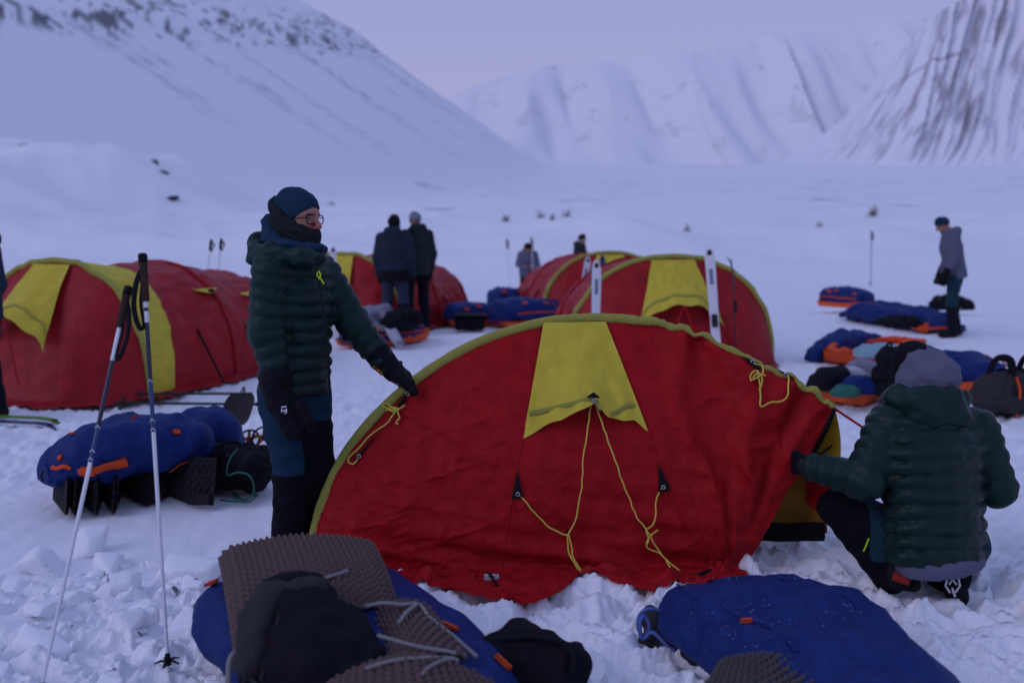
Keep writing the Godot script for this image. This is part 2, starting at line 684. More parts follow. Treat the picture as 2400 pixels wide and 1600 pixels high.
func make_land() -> void:
	# one sheet of snow from the camera's feet to the far end of the valley, finer where the camp is
	var rings := []
	var r := 0.25
	while r < 4200.0:
		rings.append(r)
		if r < 2.4:
			r *= 1.06
		elif r < 7.0:
			r *= 1.0042
		elif r < 20.0:
			r *= 1.0085
		else:
			r *= 1.017
	var az := []
	var step := 0.00245
	var w := -0.62
	while w < 0.62:
		az.append(w)
		w += step
	while w < TAU - 0.62 - 0.02:
		az.append(w)
		w += 0.06
	var n := az.size()
	var geo := Geo.new()
	geo.colored = true
	for rr in rings:
		for a in az:
			var x: float = rr * sin(a)
			var z: float = -rr * cos(a)
			var h := height(x, z)
			geo.vert(Vector3(x, h, z), snow_colour(x, z, h))
	for i in rings.size() - 1:
		for k in n:
			var a0 := i * n + k
			var b0 := i * n + (k + 1) % n
			geo.quad(a0, b0, b0 + n, a0 + n)
	var m := geo.vert(Vector3(0, height(0, 0), 0), Color(0.86, 0.87, 0.90))
	for k in n:
		geo.tri(m, (k + 1) % n, k)
	var ground := part("snow_ground", geo, M.snow, self)
	ground.set_meta("kind", "structure")
	ground.set_meta("label", "trodden snow of the camp and the slopes behind it")
	make_clods(ground)
	make_mountains()


func clod_mesh(rng: RandomNumberGenerator, size: Vector3) -> Geo:
	# a broken lump of wind slab: a squashed cut block with uneven corners
	var g := Geo.new()
	var f := Field.new(-size * 0.9, size * 0.9, maxf(size.x, size.z) / 13.0)
	f.bone(-size * 0.05, size * 0.05, size.length() * 0.5, size.length() * 0.46, 0.01)
	for i in 9:
		var dir := Vector3(rng.randfn(), rng.randfn() * 0.9, rng.randfn()).normalized()
		f.cut(dir * (size * 0.5 * dir.abs()).length() * rng.randf_range(0.55, 0.92), dir)
	f.cut(Vector3(0, size.y * 0.42, 0), Vector3(rng.randf_range(-0.2, 0.2), 1, rng.randf_range(-0.2, 0.2)))
	f.mesh(g)
	return g


func make_clods(ground: Node3D) -> void:
	var rng := RandomNumberGenerator.new()
	rng.seed = 77
	var shapes := []
	for i in 14:
		shapes.append(clod_mesh(rng, Vector3(rng.randf_range(0.7, 1.2), rng.randf_range(0.4, 0.8), rng.randf_range(0.6, 1.0))).commit())
	# slabs thrown up where the poles stand, and crumbs of them round about
	var big := [Vector3(-2.276, 0.000, -4.633), Vector3(-2.275, 0.000, -4.399), Vector3(-1.955, 0.000, -4.238), Vector3(-1.736, 0.000, -4.371), Vector3(-1.565, 0.000, -4.573), Vector3(-1.966, 0.000, -4.696), Vector3(-2.028, 0.000, -3.992), Vector3(-1.499, 0.000, -4.696), Vector3(-1.309, 0.000, -3.902), Vector3(-1.521, 0.000, -3.947), Vector3(-2.156, 0.000, -4.893), Vector3(-1.800, 0.000, -3.732), Vector3(-1.476, 0.000, -4.186), Vector3(-1.350, 0.000, -4.696)]
	var n := 0
	for i in 280:
		var p: Vector3
		var s: float
		if i < big.size():
			p = big[i]
			s = rng.randf_range(0.15, 0.27)
		elif i < 230:
			p = Vector3(rng.randf_range(-2.1, -1.0), 0, -rng.randf_range(3.1, 4.75))
			s = 0.03 + 0.13 * pow(rng.randf(), 2.2)
		else:
			p = Vector3(rng.randf_range(-0.6, 2.4), 0, -rng.randf_range(3.4, 4.5))
			s = 0.02 + 0.05 * pow(rng.randf(), 2.0)
		var o := part("snow_clod", shapes[i % shapes.size()], M.clod, ground)
		o.position = Vector3(p.x, height(p.x, p.z) + s * rng.randf_range(-0.05, 0.14), p.z)
		o.rotation = Vector3(rng.randf_range(-0.35, 0.35), rng.randf() * TAU, rng.randf_range(-0.35, 0.35))
		o.scale = Vector3.ONE * s


func make_mountains() -> void:
	# far ridge closing the valley
	var top := [Vector3(-323.964, 349.313, -3200.000), Vector3(-227.533, 389.637, -3200.000), Vector3(-158.865, 412.434, -3200.000), Vector3(-90.299, 439.205, -3200.000), Vector3(32.792, 475.262, -3200.000), Vector3(169.275, 499.247, -3200.000), Vector3(327.690, 507.188, -3150.000), Vector3(454.297, 519.757, -3100.000), Vector3(602.383, 532.893, -3050.000), Vector3(796.035, 549.010, -3000.000), Vector3(970.215, 558.165, -2950.000), Vector3(1112.594, 578.619, -2900.000), Vector3(1258.239, 617.958, -2900.000), Vector3(1562.201, 667.842, -2900.000), Vector3(1992.354, 655.984, -2900.000)]
	var foot := [Vector3(-249.475, 147.575, -2450.000), Vector3(-175.496, 145.489, -2450.000), Vector3(-122.636, 145.489, -2450.000), Vector3(-69.775, 145.489, -2450.000), Vector3(25.373, 145.489, -2450.000), Vector3(131.106, 143.403, -2450.000), Vector3(255.916, 139.142, -2430.000), Vector3(356.399, 134.377, -2400.000), Vector3(476.766, 131.243, -2380.000), Vector3(633.149, 127.606, -2350.000), Vector3(785.428, 125.603, -2350.000), Vector3(897.919, 121.005, -2300.000), Vector3(1017.214, 119.043, -2300.000), Vector3(1265.557, 119.043, -2300.000), Vector3(1613.237, 119.043, -2300.000)]
	var far := Geo.new().grid(420, 150, func(u: float, v: float):
		var t: Vector3 = along(top, u)
		var f: Vector3 = along(foot, u)
		f.y -= 25.0
		var prof := 0.35 * v + 0.65 * pow(v, 1.75)
		var p := Vector3(lerpf(f.x, t.x, v), lerpf(f.y, t.y, prof), lerpf(f.z, t.z, pow(v, 0.9)))
		# spurs and gullies running down the face
		var s := p.x * 0.0036 + 0.30 * noise.get_noise_2d(p.x * 0.0024, v * 0.35)
		var gully := absf(fposmod(s + 0.12 * (1.0 - v), 1.0) * 2.0 - 1.0)
		gully = gully * gully * (3.0 - 2.0 * gully) * (0.55 + 0.45 * noise.get_noise_2d(floorf(s + 0.12 * (1.0 - v)) * 3.7, 2.0))
		var fine := noise.get_noise_2d(p.x * 0.011 + 0.8 * v, v * 0.8)
		var w := smoothstep(0.0, 0.25, v) * smoothstep(1.08, 0.75, v)
		p.z += (gully * 150.0 + fine * 30.0) * w
		p.x += 10.0 * fine * w
		p.y += (14.0 * noise.get_noise_2d(p.x * 0.006, 7.0)) * smoothstep(0.7, 1.0, v)
		var rock := smoothstep(0.52, 0.85, noise.get_noise_2d(p.x * 0.014, v * 5.0) + 0.4 * noise.get_noise_2d(p.x * 0.05, v * 16.0)) * 0.22 * smoothstep(0.15, 0.4, v)
		return [p, Color(0.86, 0.85, 0.88).lerp(Color(0.22, 0.2, 0.24), rock)])
	var o := part("mountain", far, M.far_land, self)
	o.set_meta("kind", "structure")
	o.set_meta("label", "long snow covered mountain ridge closing the valley")
	# the nearer peak at the right with bare rock ribs
	var top2 := [Vector3(659.365, 155.912, -2450.000), Vector3(776.975, 244.202, -2400.000), Vector3(858.797, 363.957, -2330.000), Vector3(917.691, 460.156, -2200.000), Vector3(981.429, 489.031, -2200.000), Vector3(1071.388, 542.928, -2200.000), Vector3(1224.422, 614.300, -2200.000), Vector3(1501.127, 623.183, -2200.000)]
	var foot2 := [Vector3(543.050, 128.241, -2400.000), Vector3(592.854, 115.814, -2200.000), Vector3(625.393, 103.728, -2000.000), Vector3(698.972, 91.983, -1800.000), Vector3(756.635, 89.461, -1780.000), Vector3(849.805, 86.487, -1750.000), Vector3(1016.137, 86.487, -1750.000), Vector3(1303.438, 86.487, -1750.000)]
	var near := Geo.new().grid(300, 170, func(u: float, v: float):
		var t: Vector3 = along(top2, u)
		var f: Vector3 = along(foot2, u)
		f.y -= 20.0
		var prof := 0.5 * v + 0.5 * pow(v, 1.6)
		var p := Vector3(lerpf(f.x, t.x, v), lerpf(f.y, t.y, prof), lerpf(f.z, t.z, v))
		var across := u * 60.0 + 0.7 * noise.get_noise_2d(u * 6.0, v * 1.2) - v * 5.0
		var rib := ridge.get_noise_2d(across * 0.23, v * 0.8)
		p.z += 30.0 * rib * smoothstep(0.05, 0.3, v) * smoothstep(0.0, 0.3, u)
		var n := noise.get_noise_2d(across * 0.42, v * 2.2) + 0.55 * noise.get_noise_2d(across * 1.6, v * 7.0)
		var rock := smoothstep(0.05, 0.75, n) * smoothstep(0.12, 0.4, v) * smoothstep(0.24, 0.50, u + 0.12 * (1.0 - v)) * 0.62
		rock = maxf(rock, smoothstep(0.012, 0.0, absf(v - 0.74 - 0.02 * noise.get_noise_2d(u * 20.0, 1.0))) * 0.7 * smoothstep(0.2, 0.4, u) * smoothstep(0.75, 0.5, u))
		return [p, Color(0.85, 0.84, 0.88).lerp(Color(0.16, 0.15, 0.19), rock)])
	var o2 := part("mountain", near, M.far_land, self)
	o2.set_meta("kind", "structure")
	o2.set_meta("label", "steeper snowy peak with dark bare rock ribs")

# ------------------------------------------------------------------ the tent being put up
var arch := []
var base_line := []
var hem := []


func keyed(pairs: Array, u: float) -> Vector3:
	for i in pairs.size() - 1:
		if u <= pairs[i + 1][0] or i == pairs.size() - 2:
			var f: float = clampf((u - pairs[i][0]) / (pairs[i + 1][0] - pairs[i][0]), 0.0, 1.0)
			f = f * f * (3.0 - 2.0 * f) * 0.5 + f * 0.5
			return pairs[i][1].lerp(pairs[i + 1][1], f)
	return Vector3.ZERO


# the unwrinkled front sheet: u along the arch, v from the base line (0) to the arch (1)
func sheet(u: float, v: float) -> Vector3:
	var a: Vector3 = along(base_line, u)
	var b: Vector3 = along(arch, u)
	var p := a.lerp(b, v)
	p.z += 0.10 * sin(PI * v) * sin(PI * clampf(u, 0.0, 1.0))
	return p


func sheet_uv(x: float, y: float) -> Vector2:
	var best := Vector2(0.5, 0.5)
	var least := 1e9
	for i in 40:
		for j in 20:
			var p := sheet(i / 39.0, j / 19.0)
			var d := Vector2(p.x - x, p.y - y).length_squared()
			if d < least:
				least = d
				best = Vector2(i / 39.0, j / 19.0)
	for k in 6:
		var p := sheet(best.x, best.y)
		var pu := (sheet(best.x + 0.004, best.y) - p) / 0.004
		var pv := (sheet(best.x, best.y + 0.004) - p) / 0.004
		var det := pu.x * pv.y - pu.y * pv.x
		if absf(det) < 1e-4:
			break
		var ex := x - p.x
		var ey := y - p.y
		best += Vector2((ex * pv.y - ey * pv.x) / det, (ey * pu.x - ex * pu.y) / det).limit_length(0.1)
		best = best.clamp(Vector2.ZERO, Vector2.ONE)
	return best


func on_sheet(p: Vector3, off := 0.0) -> Vector3:
	var t := sheet_uv(p.x, p.y)
	var q := wrinkled(t.x, t.y)
	return Vector3(p.x, p.y, q.z + off)


func wrinkled(u: float, v: float) -> Vector3:
	var p := sheet(u, v)
	var w := 0.0
	var left := smoothstep(0.55, 0.30, u)
	var right := smoothstep(0.60, 0.80, u)
	# pulled creases on the held side, hanging folds on the slack side
	w += 0.024 * left * pow(maxf(ridge.get_noise_2d(p.x * 0.7 - p.y * 0.8, p.y * 2.2 + p.x * 1.1), 0.0), 2.0)
	w += 0.016 * left * pow(maxf(ridge.get_noise_2d(p.x * 1.1 + p.y * 0.5 + 5.0, p.y * 3.6 - p.x * 0.9), 0.0), 2.5)
	var fold := u * 46.0 + 2.2 * noise.get_noise_2d(u * 9.0, v * 1.7)
	w += 0.040 * right * sin(fold) * (0.25 + 0.75 * pow(v, 1.3)) * smoothstep(1.0, 0.9, u)
	w += 0.030 * right * pow(maxf(ridge.get_noise_2d(p.x * 1.9 + p.y * 0.9, p.y * 0.8 - p.x * 0.4), 0.0), 2.0)
	w += 0.017 * pow(maxf(ridge.get_noise_2d(p.x * 1.7 + p.y * 1.3, p.y * 1.9 - p.x * 0.8), 0.0), 2.5) * (0.45 + 0.75 * right)
	w += 0.018 * noise.get_noise_2d(p.x * 1.5 + 3.0, p.y * 1.8)
	w += 0.0015 * noise.get_noise_2d(p.x * 11.0, p.y * 13.0)
	w += 0.030 * pow(1.0 - v, 4.0) * noise.get_noise_2d(p.x * 1.3, p.y * 9.0 + p.x * 1.5)
	p.z += w * smoothstep(1.0, 0.97, v) + 0.004 * smoothstep(0.97, 1.0, v) * noise.get_noise_2d(u * 70.0, 2.0)
	p.y += 0.012 * right * sin(fold * 1.9) * smoothstep(0.85, 1.0, v) * smoothstep(1.0, 0.96, u)
	return p


func strap(points: Array, width: float, thick := 0.003) -> Geo:
	# a flat band of webbing along points, facing the open side (+z)
	return Geo.new().tube(points, width * 0.5, 8, thick / (width * 0.5), Vector3(0, 0, 1))


func tab(parent: Node3D, tip: Vector3, a: Vector3, b: Vector3, hole: Vector3) -> void:
	var g := Geo.new()
	var c := (tip + a + b) / 3.0
	var ring := []
	for q in [0.0, 0.006]:
		for p in [tip, a, b]:
			ring.append(Vector3(p.x, p.y, p.z + q))
	g.loft([ring.slice(0, 3), ring.slice(3, 6)])
	var o := part("guy_tab", g.moved(Transform3D(Basis(), -c)), M.web_black, parent, c)
	var e := Geo.new()
	var pts := []
	for i in 13:
		pts.append(hole + Vector3(cos(TAU * i / 12.0) * 0.0085, sin(TAU * i / 12.0) * 0.0085, 0.009) - c)
	part("grommet", e.tube(pts, 0.0035, 6), M.metal, o)


func cord(parent: Node3D, points: Array, r := 0.0038, m: Material = null, called := "guy_cord") -> void:
	var n := points.size() * 7
	var path := curve(points, n)
	for i in path.size():
		var w := 0.004 * noise.get_noise_2d(path[i].x * 14.0, path[i].y * 14.0)
		path[i] += Vector3(w, w * 0.5, 0)
	part(called, Geo.new().tube(path, r, 6), m if m else M.cord_yellow, parent)


func make_raised_tent() -> void:
	arch = curve([Vector3(-0.982, -0.006, -4.620), Vector3(-0.923, 0.272, -4.660), Vector3(-0.813, 0.514, -4.720), Vector3(-0.650, 0.717, -4.780), Vector3(-0.430, 0.901, -4.840), Vector3(-0.163, 1.051, -4.880), Vector3(0.127, 1.142, -4.900), Vector3(0.321, 1.166, -4.900), Vector3(0.504, 1.166, -4.900), Vector3(0.673, 1.153, -4.880), Vector3(0.903, 1.099, -4.840), Vector3(1.171, 0.981, -4.790), Vector3(1.393, 0.865, -4.740), Vector3(1.542, 0.760, -4.700)], 90)
	base_line = curve([Vector3(-1.012, -0.036, -4.600), Vector3(-0.852, -0.020, -4.580), Vector3(-0.676, -0.007, -4.580), Vector3(-0.510, -0.003, -4.580), Vector3(-0.344, 0.002, -4.580), Vector3(-0.178, 0.009, -4.570), Vector3(-0.033, 0.014, -4.570), Vector3(0.441, 0.022, -4.560), Vector3(0.899, 0.022, -4.560), Vector3(0.970, 0.018, -4.570), Vector3(1.019, 0.014, -4.580), Vector3(1.061, 0.005, -4.600), Vector3(1.095, -0.006, -4.620), Vector3(1.121, -0.024, -4.640)], 90)
	var n13 := 1.0 / 13.0
	hem = [[0.0, Vector3(-0.995, 0.000, -4.427)], [1.0 * n13, Vector3(-0.815, 0.000, -4.371)], [3.0 * n13, Vector3(-0.495, 0.000, -4.349)], [4.0 * n13, Vector3(-0.336, 0.000, -4.328)], [5.0 * n13, Vector3(-0.155, 0.000, -4.227)], [5.7 * n13, Vector3(-0.021, 0.000, -4.136)], [6.15 * n13, Vector3(0.092, 0.000, -4.126)], [6.45 * n13, Vector3(0.185, 0.000, -4.238)], [6.8 * n13, Vector3(0.327, 0.000, -4.455)], [7.2 * n13, Vector3(0.503, 0.000, -4.366)], [7.6 * n13, Vector3(0.629, 0.000, -4.279)], [8.0 * n13, Vector3(0.810, 0.000, -4.311)], [9.5 * n13, Vector3(0.954, 0.000, -4.344)], [11.5 * n13, Vector3(1.027, 0.000, -4.355)], [13.0 * n13, Vector3(1.095, 0.000, -4.427)]]
	var at := Vector3(0.55, 0, -4.6)
	var t := thing("collapsing_tent", "half raised red tunnel tent with yellow vent hood, sagging towards the crouching person", "tent", at)
	var inv := Transform3D(Basis(), -at)
	var rows := 150
	var skirt := 22
	var front := Geo.new().grid(320, rows + skirt, func(u: float, v: float):
		var j := v * (rows + skirt)
		if j >= skirt:
			return wrinkled(u, (j - skirt) / rows)
		var f := j / skirt
		var a := keyed(hem, u)
		var b := wrinkled(u, 0.0)
		var p := a.lerp(b, f)
		p.y = maxf(height(p.x, p.z), -0.005) + 0.014 + (b.y - 0.015) * f * f + 0.018 * sin(PI * f) * (0.6 + noise.get_noise_2d(p.x * 5.0, p.z * 5.0)) + 0.008 * ridge.get_noise_2d(p.x * 5.0, p.z * 9.0)
		return p)
	part("front_panel", front.moved(inv), M.red, t)
	# pole sleeve along the arch
	var path := []
	var rad := []
	for i in 181:
		var u := i / 180.0
		var p := wrinkled(u, 1.0)
		var slack := smoothstep(0.64, 0.78, u)
		p.y += 0.006 + 0.006 * slack * noise.get_noise_2d(u * 60.0, 4.0)
		path.append(p - at)
		rad.append(lerpf(0.024, 0.014, slack) * (1.0 + 0.06 * noise.get_noise_2d(u * 40.0, 1.0) + 0.55 * slack * noise.get_noise_2d(u * 75.0, 1.0)))
	part("pole_sleeve", Geo.new().tube(path, rad, 10, 0.7, Vector3(0, 0, 1)), M.olive, t)
	part("tent_pole", Geo.new().tube([Vector3(1.482, 0.804, -4.750) - at, Vector3(1.585, 0.732, -4.700) - at, Vector3(1.685, 0.664, -4.640) - at], 0.006, 8), M.cord_red, t)
	# sewn seams beside the vent
	for line in [[Vector3(0.156, 1.146, -4.800), Vector3(0.110, 0.928, -4.800), Vector3(0.062, 0.691, -4.800), Vector3(0.015, 0.433, -4.700), Vector3(-0.021, 0.226, -4.600), Vector3(-0.050, 0.020, -4.600)], [Vector3(0.462, 1.152, -4.800), Vector3(0.556, 0.907, -4.800), Vector3(0.653, 0.648, -4.800), Vector3(0.719, 0.433, -4.700), Vector3(0.816, 0.226, -4.600), Vector3(0.940, 0.020, -4.600)]]:
		var pts := []
		for p in curve(line, 50):
			pts.append(on_sheet(p, 0.002) - at)
		part("seam", Geo.new().tube(pts, 0.006, 6, 0.45, Vector3(0, 0, 1)), M.red, t)
	# yellow vent hood, open below, its lower edge drawn out by the guy cords
	var lower := [[0.0, Vector3(0.051, 0.626, -4.740)], [0.28, Vector3(0.230, 0.720, -4.740)], [0.48, Vector3(0.341, 0.780, -4.740)], [0.57, Vector3(0.395, 0.801, -4.740)], [0.68, Vector3(0.471, 0.735, -4.740)], [0.8, Vector3(0.550, 0.714, -4.740)], [0.88, Vector3(0.588, 0.714, -4.740)], [1.0, Vector3(0.647, 0.658, -4.740)]]
	var hood := Geo.new().grid(70, 60, func(s: float, k: float): return hood_point(lower, s, k))
	var h := part("vent_hood", hood.moved(inv), M.yellow, t)
	for strip in [[[0.02, 0.79], [0.2, 0.86], [0.4, 0.90], [0.55, 0.95], [0.62, 0.99]], [[0.70, 0.97], [0.78, 0.91], [0.87, 0.86], [0.95, 0.80]]]:
		var pts := []
		for q in strip:
			pts.append(hood_point(lower, q[0], q[1]) + Vector3(0, 0, 0.006) - at)
		part("hood_band", strap(curve(pts, 24), 0.026), M.olive, h)
	tab(t, Vector3(0.383, 0.855, -4.600), Vector3(0.347, 0.830, -4.600), Vector3(0.416, 0.826, -4.600), Vector3(0.384, 0.813, -4.600))
	t.get_child(t.get_child_count() - 1).position -= at
	# guy points and cords on the door panel
	for q in [[Vector3(0.023, 0.480, -4.600), Vector3(-0.002, 0.353, -4.600), Vector3(0.052, 0.362, -4.600), Vector3(0.027, 0.376, -4.600)], [Vector3(0.693, 0.509, -4.600), Vector3(0.691, 0.383, -4.600), Vector3(0.748, 0.393, -4.600), Vector3(0.713, 0.406, -4.600)], [Vector3(-0.485, 0.863, -4.700), Vector3(-0.570, 0.743, -4.700), Vector3(-0.521, 0.774, -4.700), Vector3(-0.510, 0.813, -4.700)], [Vector3(-0.666, 0.619, -4.700), Vector3(-0.764, 0.506, -4.700), Vector3(-0.735, 0.515, -4.700), Vector3(-0.734, 0.530, -4.700)], [Vector3(1.111, 1.003, -4.750), Vector3(1.180, 0.936, -4.750), Vector3(1.208, 0.961, -4.750), Vector3(1.162, 0.974, -4.750)], [Vector3(1.276, 0.944, -4.720), Vector3(1.328, 0.902, -4.720), Vector3(1.361, 0.902, -4.720), Vector3(1.319, 0.915, -4.720)]]:
		var r := []
		for p in q:
			r.append(on_sheet(p, 0.010) - at)
		tab(t, r[0], r[1], r[2], r[3])
	for line in [
		[Vector3(0.382, 0.821, -4.580), Vector3(0.366, 0.734, -4.580), Vector3(0.334, 0.552, -4.560), Vector3(0.326, 0.409, -4.550), Vector3(0.298, 0.265, -4.540), Vector3(0.263, 0.192, -4.520)],
		[Vector3(0.386, 0.821, -4.580), Vector3(0.424, 0.703, -4.580), Vector3(0.476, 0.552, -4.560), Vector3(0.539, 0.388, -4.550), Vector3(0.584, 0.276, -4.540), Vector3(0.627, 0.217, -4.520)],
		[Vector3(0.029, 0.380, -4.580), Vector3(0.080, 0.319, -4.570), Vector3(0.152, 0.241, -4.550), Vector3(0.222, 0.197, -4.530), Vector3(0.263, 0.192, -4.520)],
		[Vector3(0.712, 0.409, -4.580), Vector3(0.679, 0.351, -4.570), Vector3(0.677, 0.273, -4.550), Vector3(0.661, 0.237, -4.530), Vector3(0.627, 0.217, -4.520)],
		[Vector3(0.263, 0.192, -4.520), Vector3(0.262, 0.135, -4.500), Vector3(0.284, 0.075, -4.480), Vector3(0.335, 0.015, -4.460)],
		[Vector3(0.267, 0.192, -4.520), Vector3(0.280, 0.127, -4.500), Vector3(0.288, 0.085, -4.480), Vector3(0.352, 0.007, -4.460)],
		[Vector3(0.627, 0.217, -4.520), Vector3(0.655, 0.174, -4.510), Vector3(0.703, 0.099, -4.500), Vector3(0.829, -0.004, -4.420)],
		[Vector3(0.627, 0.217, -4.520), Vector3(0.639, 0.170, -4.510), Vector3(0.635, 0.136, -4.510), Vector3(0.706, 0.097, -4.490), Vector3(0.745, 0.044, -4.460), Vector3(0.817, -0.008, -4.420)],
		[Vector3(0.627, 0.153, -4.510), Vector3(0.649, 0.190, -4.500), Vector3(0.681, 0.219, -4.500)]]:
		var pts := []
		for p in line:
			var s: Vector3 = on_sheet(p, 0.014) if p.y > 0.06 else p
			pts.append(Vector3(p.x, p.y, maxf(s.z, minf(p.z, s.z + 0.05))) - at)
		cord(t, pts)
	for knot in [Vector3(0.262, 0.194, -4.500), Vector3(0.624, 0.217, -4.500), Vector3(0.633, 0.152, -4.500)]:
		var k := on_sheet(knot, 0.03) - at
		part("cord_ring", Geo.new().tube([k + Vector3(-0.008, 0.010, 0), k + Vector3(0.006, 0.0, 0.004), k + Vector3(-0.004, -0.011, 0)], [0.005, 0.008, 0.005], 7), M.web_black, t)
	# coiled cords at the sleeve
	for line in [[Vector3(-0.517, 0.764, -4.700), Vector3(-0.566, 0.741, -4.700), Vector3(-0.618, 0.753, -4.700), Vector3(-0.630, 0.766, -4.700), Vector3(-0.605, 0.766, -4.700), Vector3(-0.559, 0.736, -4.700), Vector3(-0.543, 0.707, -4.700), Vector3(-0.560, 0.685, -4.700), Vector3(-0.548, 0.677, -4.700)], [Vector3(-0.566, 0.736, -4.700), Vector3(-0.606, 0.679, -4.700), Vector3(-0.682, 0.626, -4.700), Vector3(-0.742, 0.562, -4.700), Vector3(-0.781, 0.523, -4.700), Vector3(-0.785, 0.502, -4.700), Vector3(-0.756, 0.498, -4.700), Vector3(-0.739, 0.519, -4.700)], [Vector3(-0.601, 0.745, -4.700), Vector3(-0.576, 0.732, -4.700), Vector3(-0.551, 0.743, -4.700), Vector3(-0.584, 0.753, -4.700), Vector3(-0.610, 0.736, -4.700)],
		[Vector3(1.166, 0.967, -4.740), Vector3(1.203, 0.956, -4.730), Vector3(1.194, 0.923, -4.720), Vector3(1.150, 0.899, -4.710), Vector3(1.138, 0.895, -4.710), Vector3(1.143, 0.923, -4.720), Vector3(1.168, 0.940, -4.720), Vector3(1.194, 0.906, -4.720), Vector3(1.182, 0.848, -4.700)], [Vector3(1.175, 0.943, -4.730), Vector3(1.182, 0.877, -4.720), Vector3(1.187, 0.827, -4.700), Vector3(1.182, 0.776, -4.690), Vector3(1.231, 0.793, -4.690), Vector3(1.287, 0.802, -4.690), Vector3(1.313, 0.840, -4.690), Vector3(1.330, 0.909, -4.700)], [Vector3(1.148, 0.906, -4.720), Vector3(1.173, 0.927, -4.720), Vector3(1.211, 0.915, -4.720)]]:
		var pts := []
		for p in line:
			pts.append(on_sheet(p, 0.022) - at)
		cord(t, pts, 0.0042)
	for line in [[Vector3(0.017, 0.353, -4.600), Vector3(0.008, 0.315, -4.600), Vector3(0.017, 0.285, -4.600)], [Vector3(0.722, 0.387, -4.600), Vector3(0.730, 0.353, -4.600), Vector3(0.729, 0.328, -4.600)]]:
		var pts := []
		for p in line:
			pts.append(on_sheet(p, 0.008) - at)
		cord(t, pts, 0.003, M.cord_red)
	# pegging loops and the snow showing through the slot in the skirt
	part("peg_loop", strap(curve([Vector3(-0.116, 0.042, -4.420) - at, Vector3(-0.091, 0.047, -4.360) - at, Vector3(-0.079, 0.030, -4.330) - at, Vector3(-0.047, 0.005, -4.310) - at], 10), 0.026, 0.006), M.web_black, t)
	part("skirt_slot", strap([Vector3(-0.127, 0.026, -4.385) - at, Vector3(-0.060, 0.026, -4.385) - at], 0.05, 0.004), M.cloth_pale, t)
	part("peg_loop", strap(curve([Vector3(0.945, 0.017, -4.560) - at, Vector3(0.904, 0.006, -4.520) - at, Vector3(0.864, -0.001, -4.480) - at, Vector3(0.821, 0.001, -4.440) - at, Vector3(0.868, 0.023, -4.460) - at, Vector3(0.937, 0.030, -4.500) - at], 20), 0.018, 0.006), M.web_black, t)
	# the slack tunnel behind the arch, sinking to the snow
	var body := Geo.new().grid(120, 60, func(u: float, v: float):
		var a := wrinkled(clampf(u, 0.0, 1.0), 1.0)
		var fall := pow(1.0 - v, 1.7)
		var p := Vector3(a.x * (1.0 - 0.12 * v) + 0.05 * v, a.y * fall, a.z - 0.02 - 1.9 * v)
		p.y += 0.05 * (1.0 - fall) + 0.09 * v * (1.0 - v) * 4.0 * (0.5 + noise.get_noise_2d(p.x * 2.5, p.z * 2.5)) * smoothstep(0.0, 0.3, v) * 0.6 + 0.02 * ridge.get_noise_2d(p.x * 3.0, p.z * 3.0) * v
		return p)
	part("slack_tunnel", body.moved(inv), M.red_far, t)
	# inner tent in the open side, its dark tub floor, loose outer flap and yellow end sleeve
	var inner := Geo.new().grid(40, 30, func(u: float, v: float):
		var a: Vector3 = Vector3(1.153, 0.059, -4.980).lerp(Vector3(1.581, 0.097, -4.860), u)
		var b: Vector3 = Vector3(1.239, 0.425, -5.100).lerp(Vector3(1.565, 0.476, -4.980), u)
		var p := a.lerp(b, v)
		p.z += 0.025 * noise.get_noise_2d(p.x * 4.0, p.y * 3.0) + 0.05 * sin(PI * v) - 0.06 * sin(PI * u)
		return p)
	part("inner_tent", inner.moved(inv), M.tan, t)
	var tub := Geo.new().grid(30, 8, func(u: float, v: float):
		var a: Vector3 = Vector3(1.142, 0.052, -4.930).lerp(Vector3(1.561, 0.095, -4.810), u)
		var p := a + Vector3(0, 0.095 * v - 0.03, -0.012 + 0.01 * sin(PI * v))
		p.z += 0.012 * noise.get_noise_2d(p.x * 7.0, v * 2.0)
		return p)
	part("tub_floor", tub.moved(inv), M.web_black, t)
	var flap := Geo.new().grid(30, 30, func(u: float, v: float):
		var a: Vector3 = Vector3(1.449, 0.453, -4.840).lerp(Vector3(1.666, 0.439, -4.720), u)
		var b: Vector3 = Vector3(1.448, 0.271, -4.800).lerp(Vector3(1.640, 0.117, -4.700), u)
		var p := a.lerp(b, v)
		p.z += 0.03 * sin(u * 9.0 + v * 3.0) + 0.02 * noise.get_noise_2d(p.x * 8.0, p.y * 5.0)
		return p)
	part("side_flap", flap.moved(inv), M.red, t)
	var fold := Geo.new().grid(24, 24, func(u: float, v: float):
		var a: Vector3 = Vector3(1.543, 0.751, -4.710).lerp(Vector3(1.385, 0.515, -4.700), u)
		var b: Vector3 = Vector3(1.610, 0.673, -4.950).lerp(Vector3(1.527, 0.396, -4.980), u)
		var p := a.lerp(b, v)
		p.y += 0.02 * noise.get_noise_2d(u * 5.0, v * 5.0) - 0.03 * sin(PI * v)
		return p)
	part("roof_fold", fold.moved(inv), M.red, t)
	var end := Geo.new().grid(14, 24, func(u: float, v: float):
		var a: Vector3 = Vector3(1.572, 0.690, -4.900).lerp(Vector3(1.570, 0.742, -4.760), u)
		var b: Vector3 = Vector3(1.533, 0.430, -4.960).lerp(Vector3(1.619, 0.474, -4.800), u)
		var p := a.lerp(b, v)
		p.x += 0.012 * sin(PI * v) * u
		p.z += 0.02 * sin(PI * u)
		return p)
	part("end_sleeve", end.moved(inv), M.yellow, t)
	part("end_strap", strap([Vector3(1.540, 0.757, -4.680) - at, Vector3(1.506, 0.643, -4.700) - at, Vector3(1.458, 0.527, -4.720) - at], 0.022, 0.005), M.web_black, t)
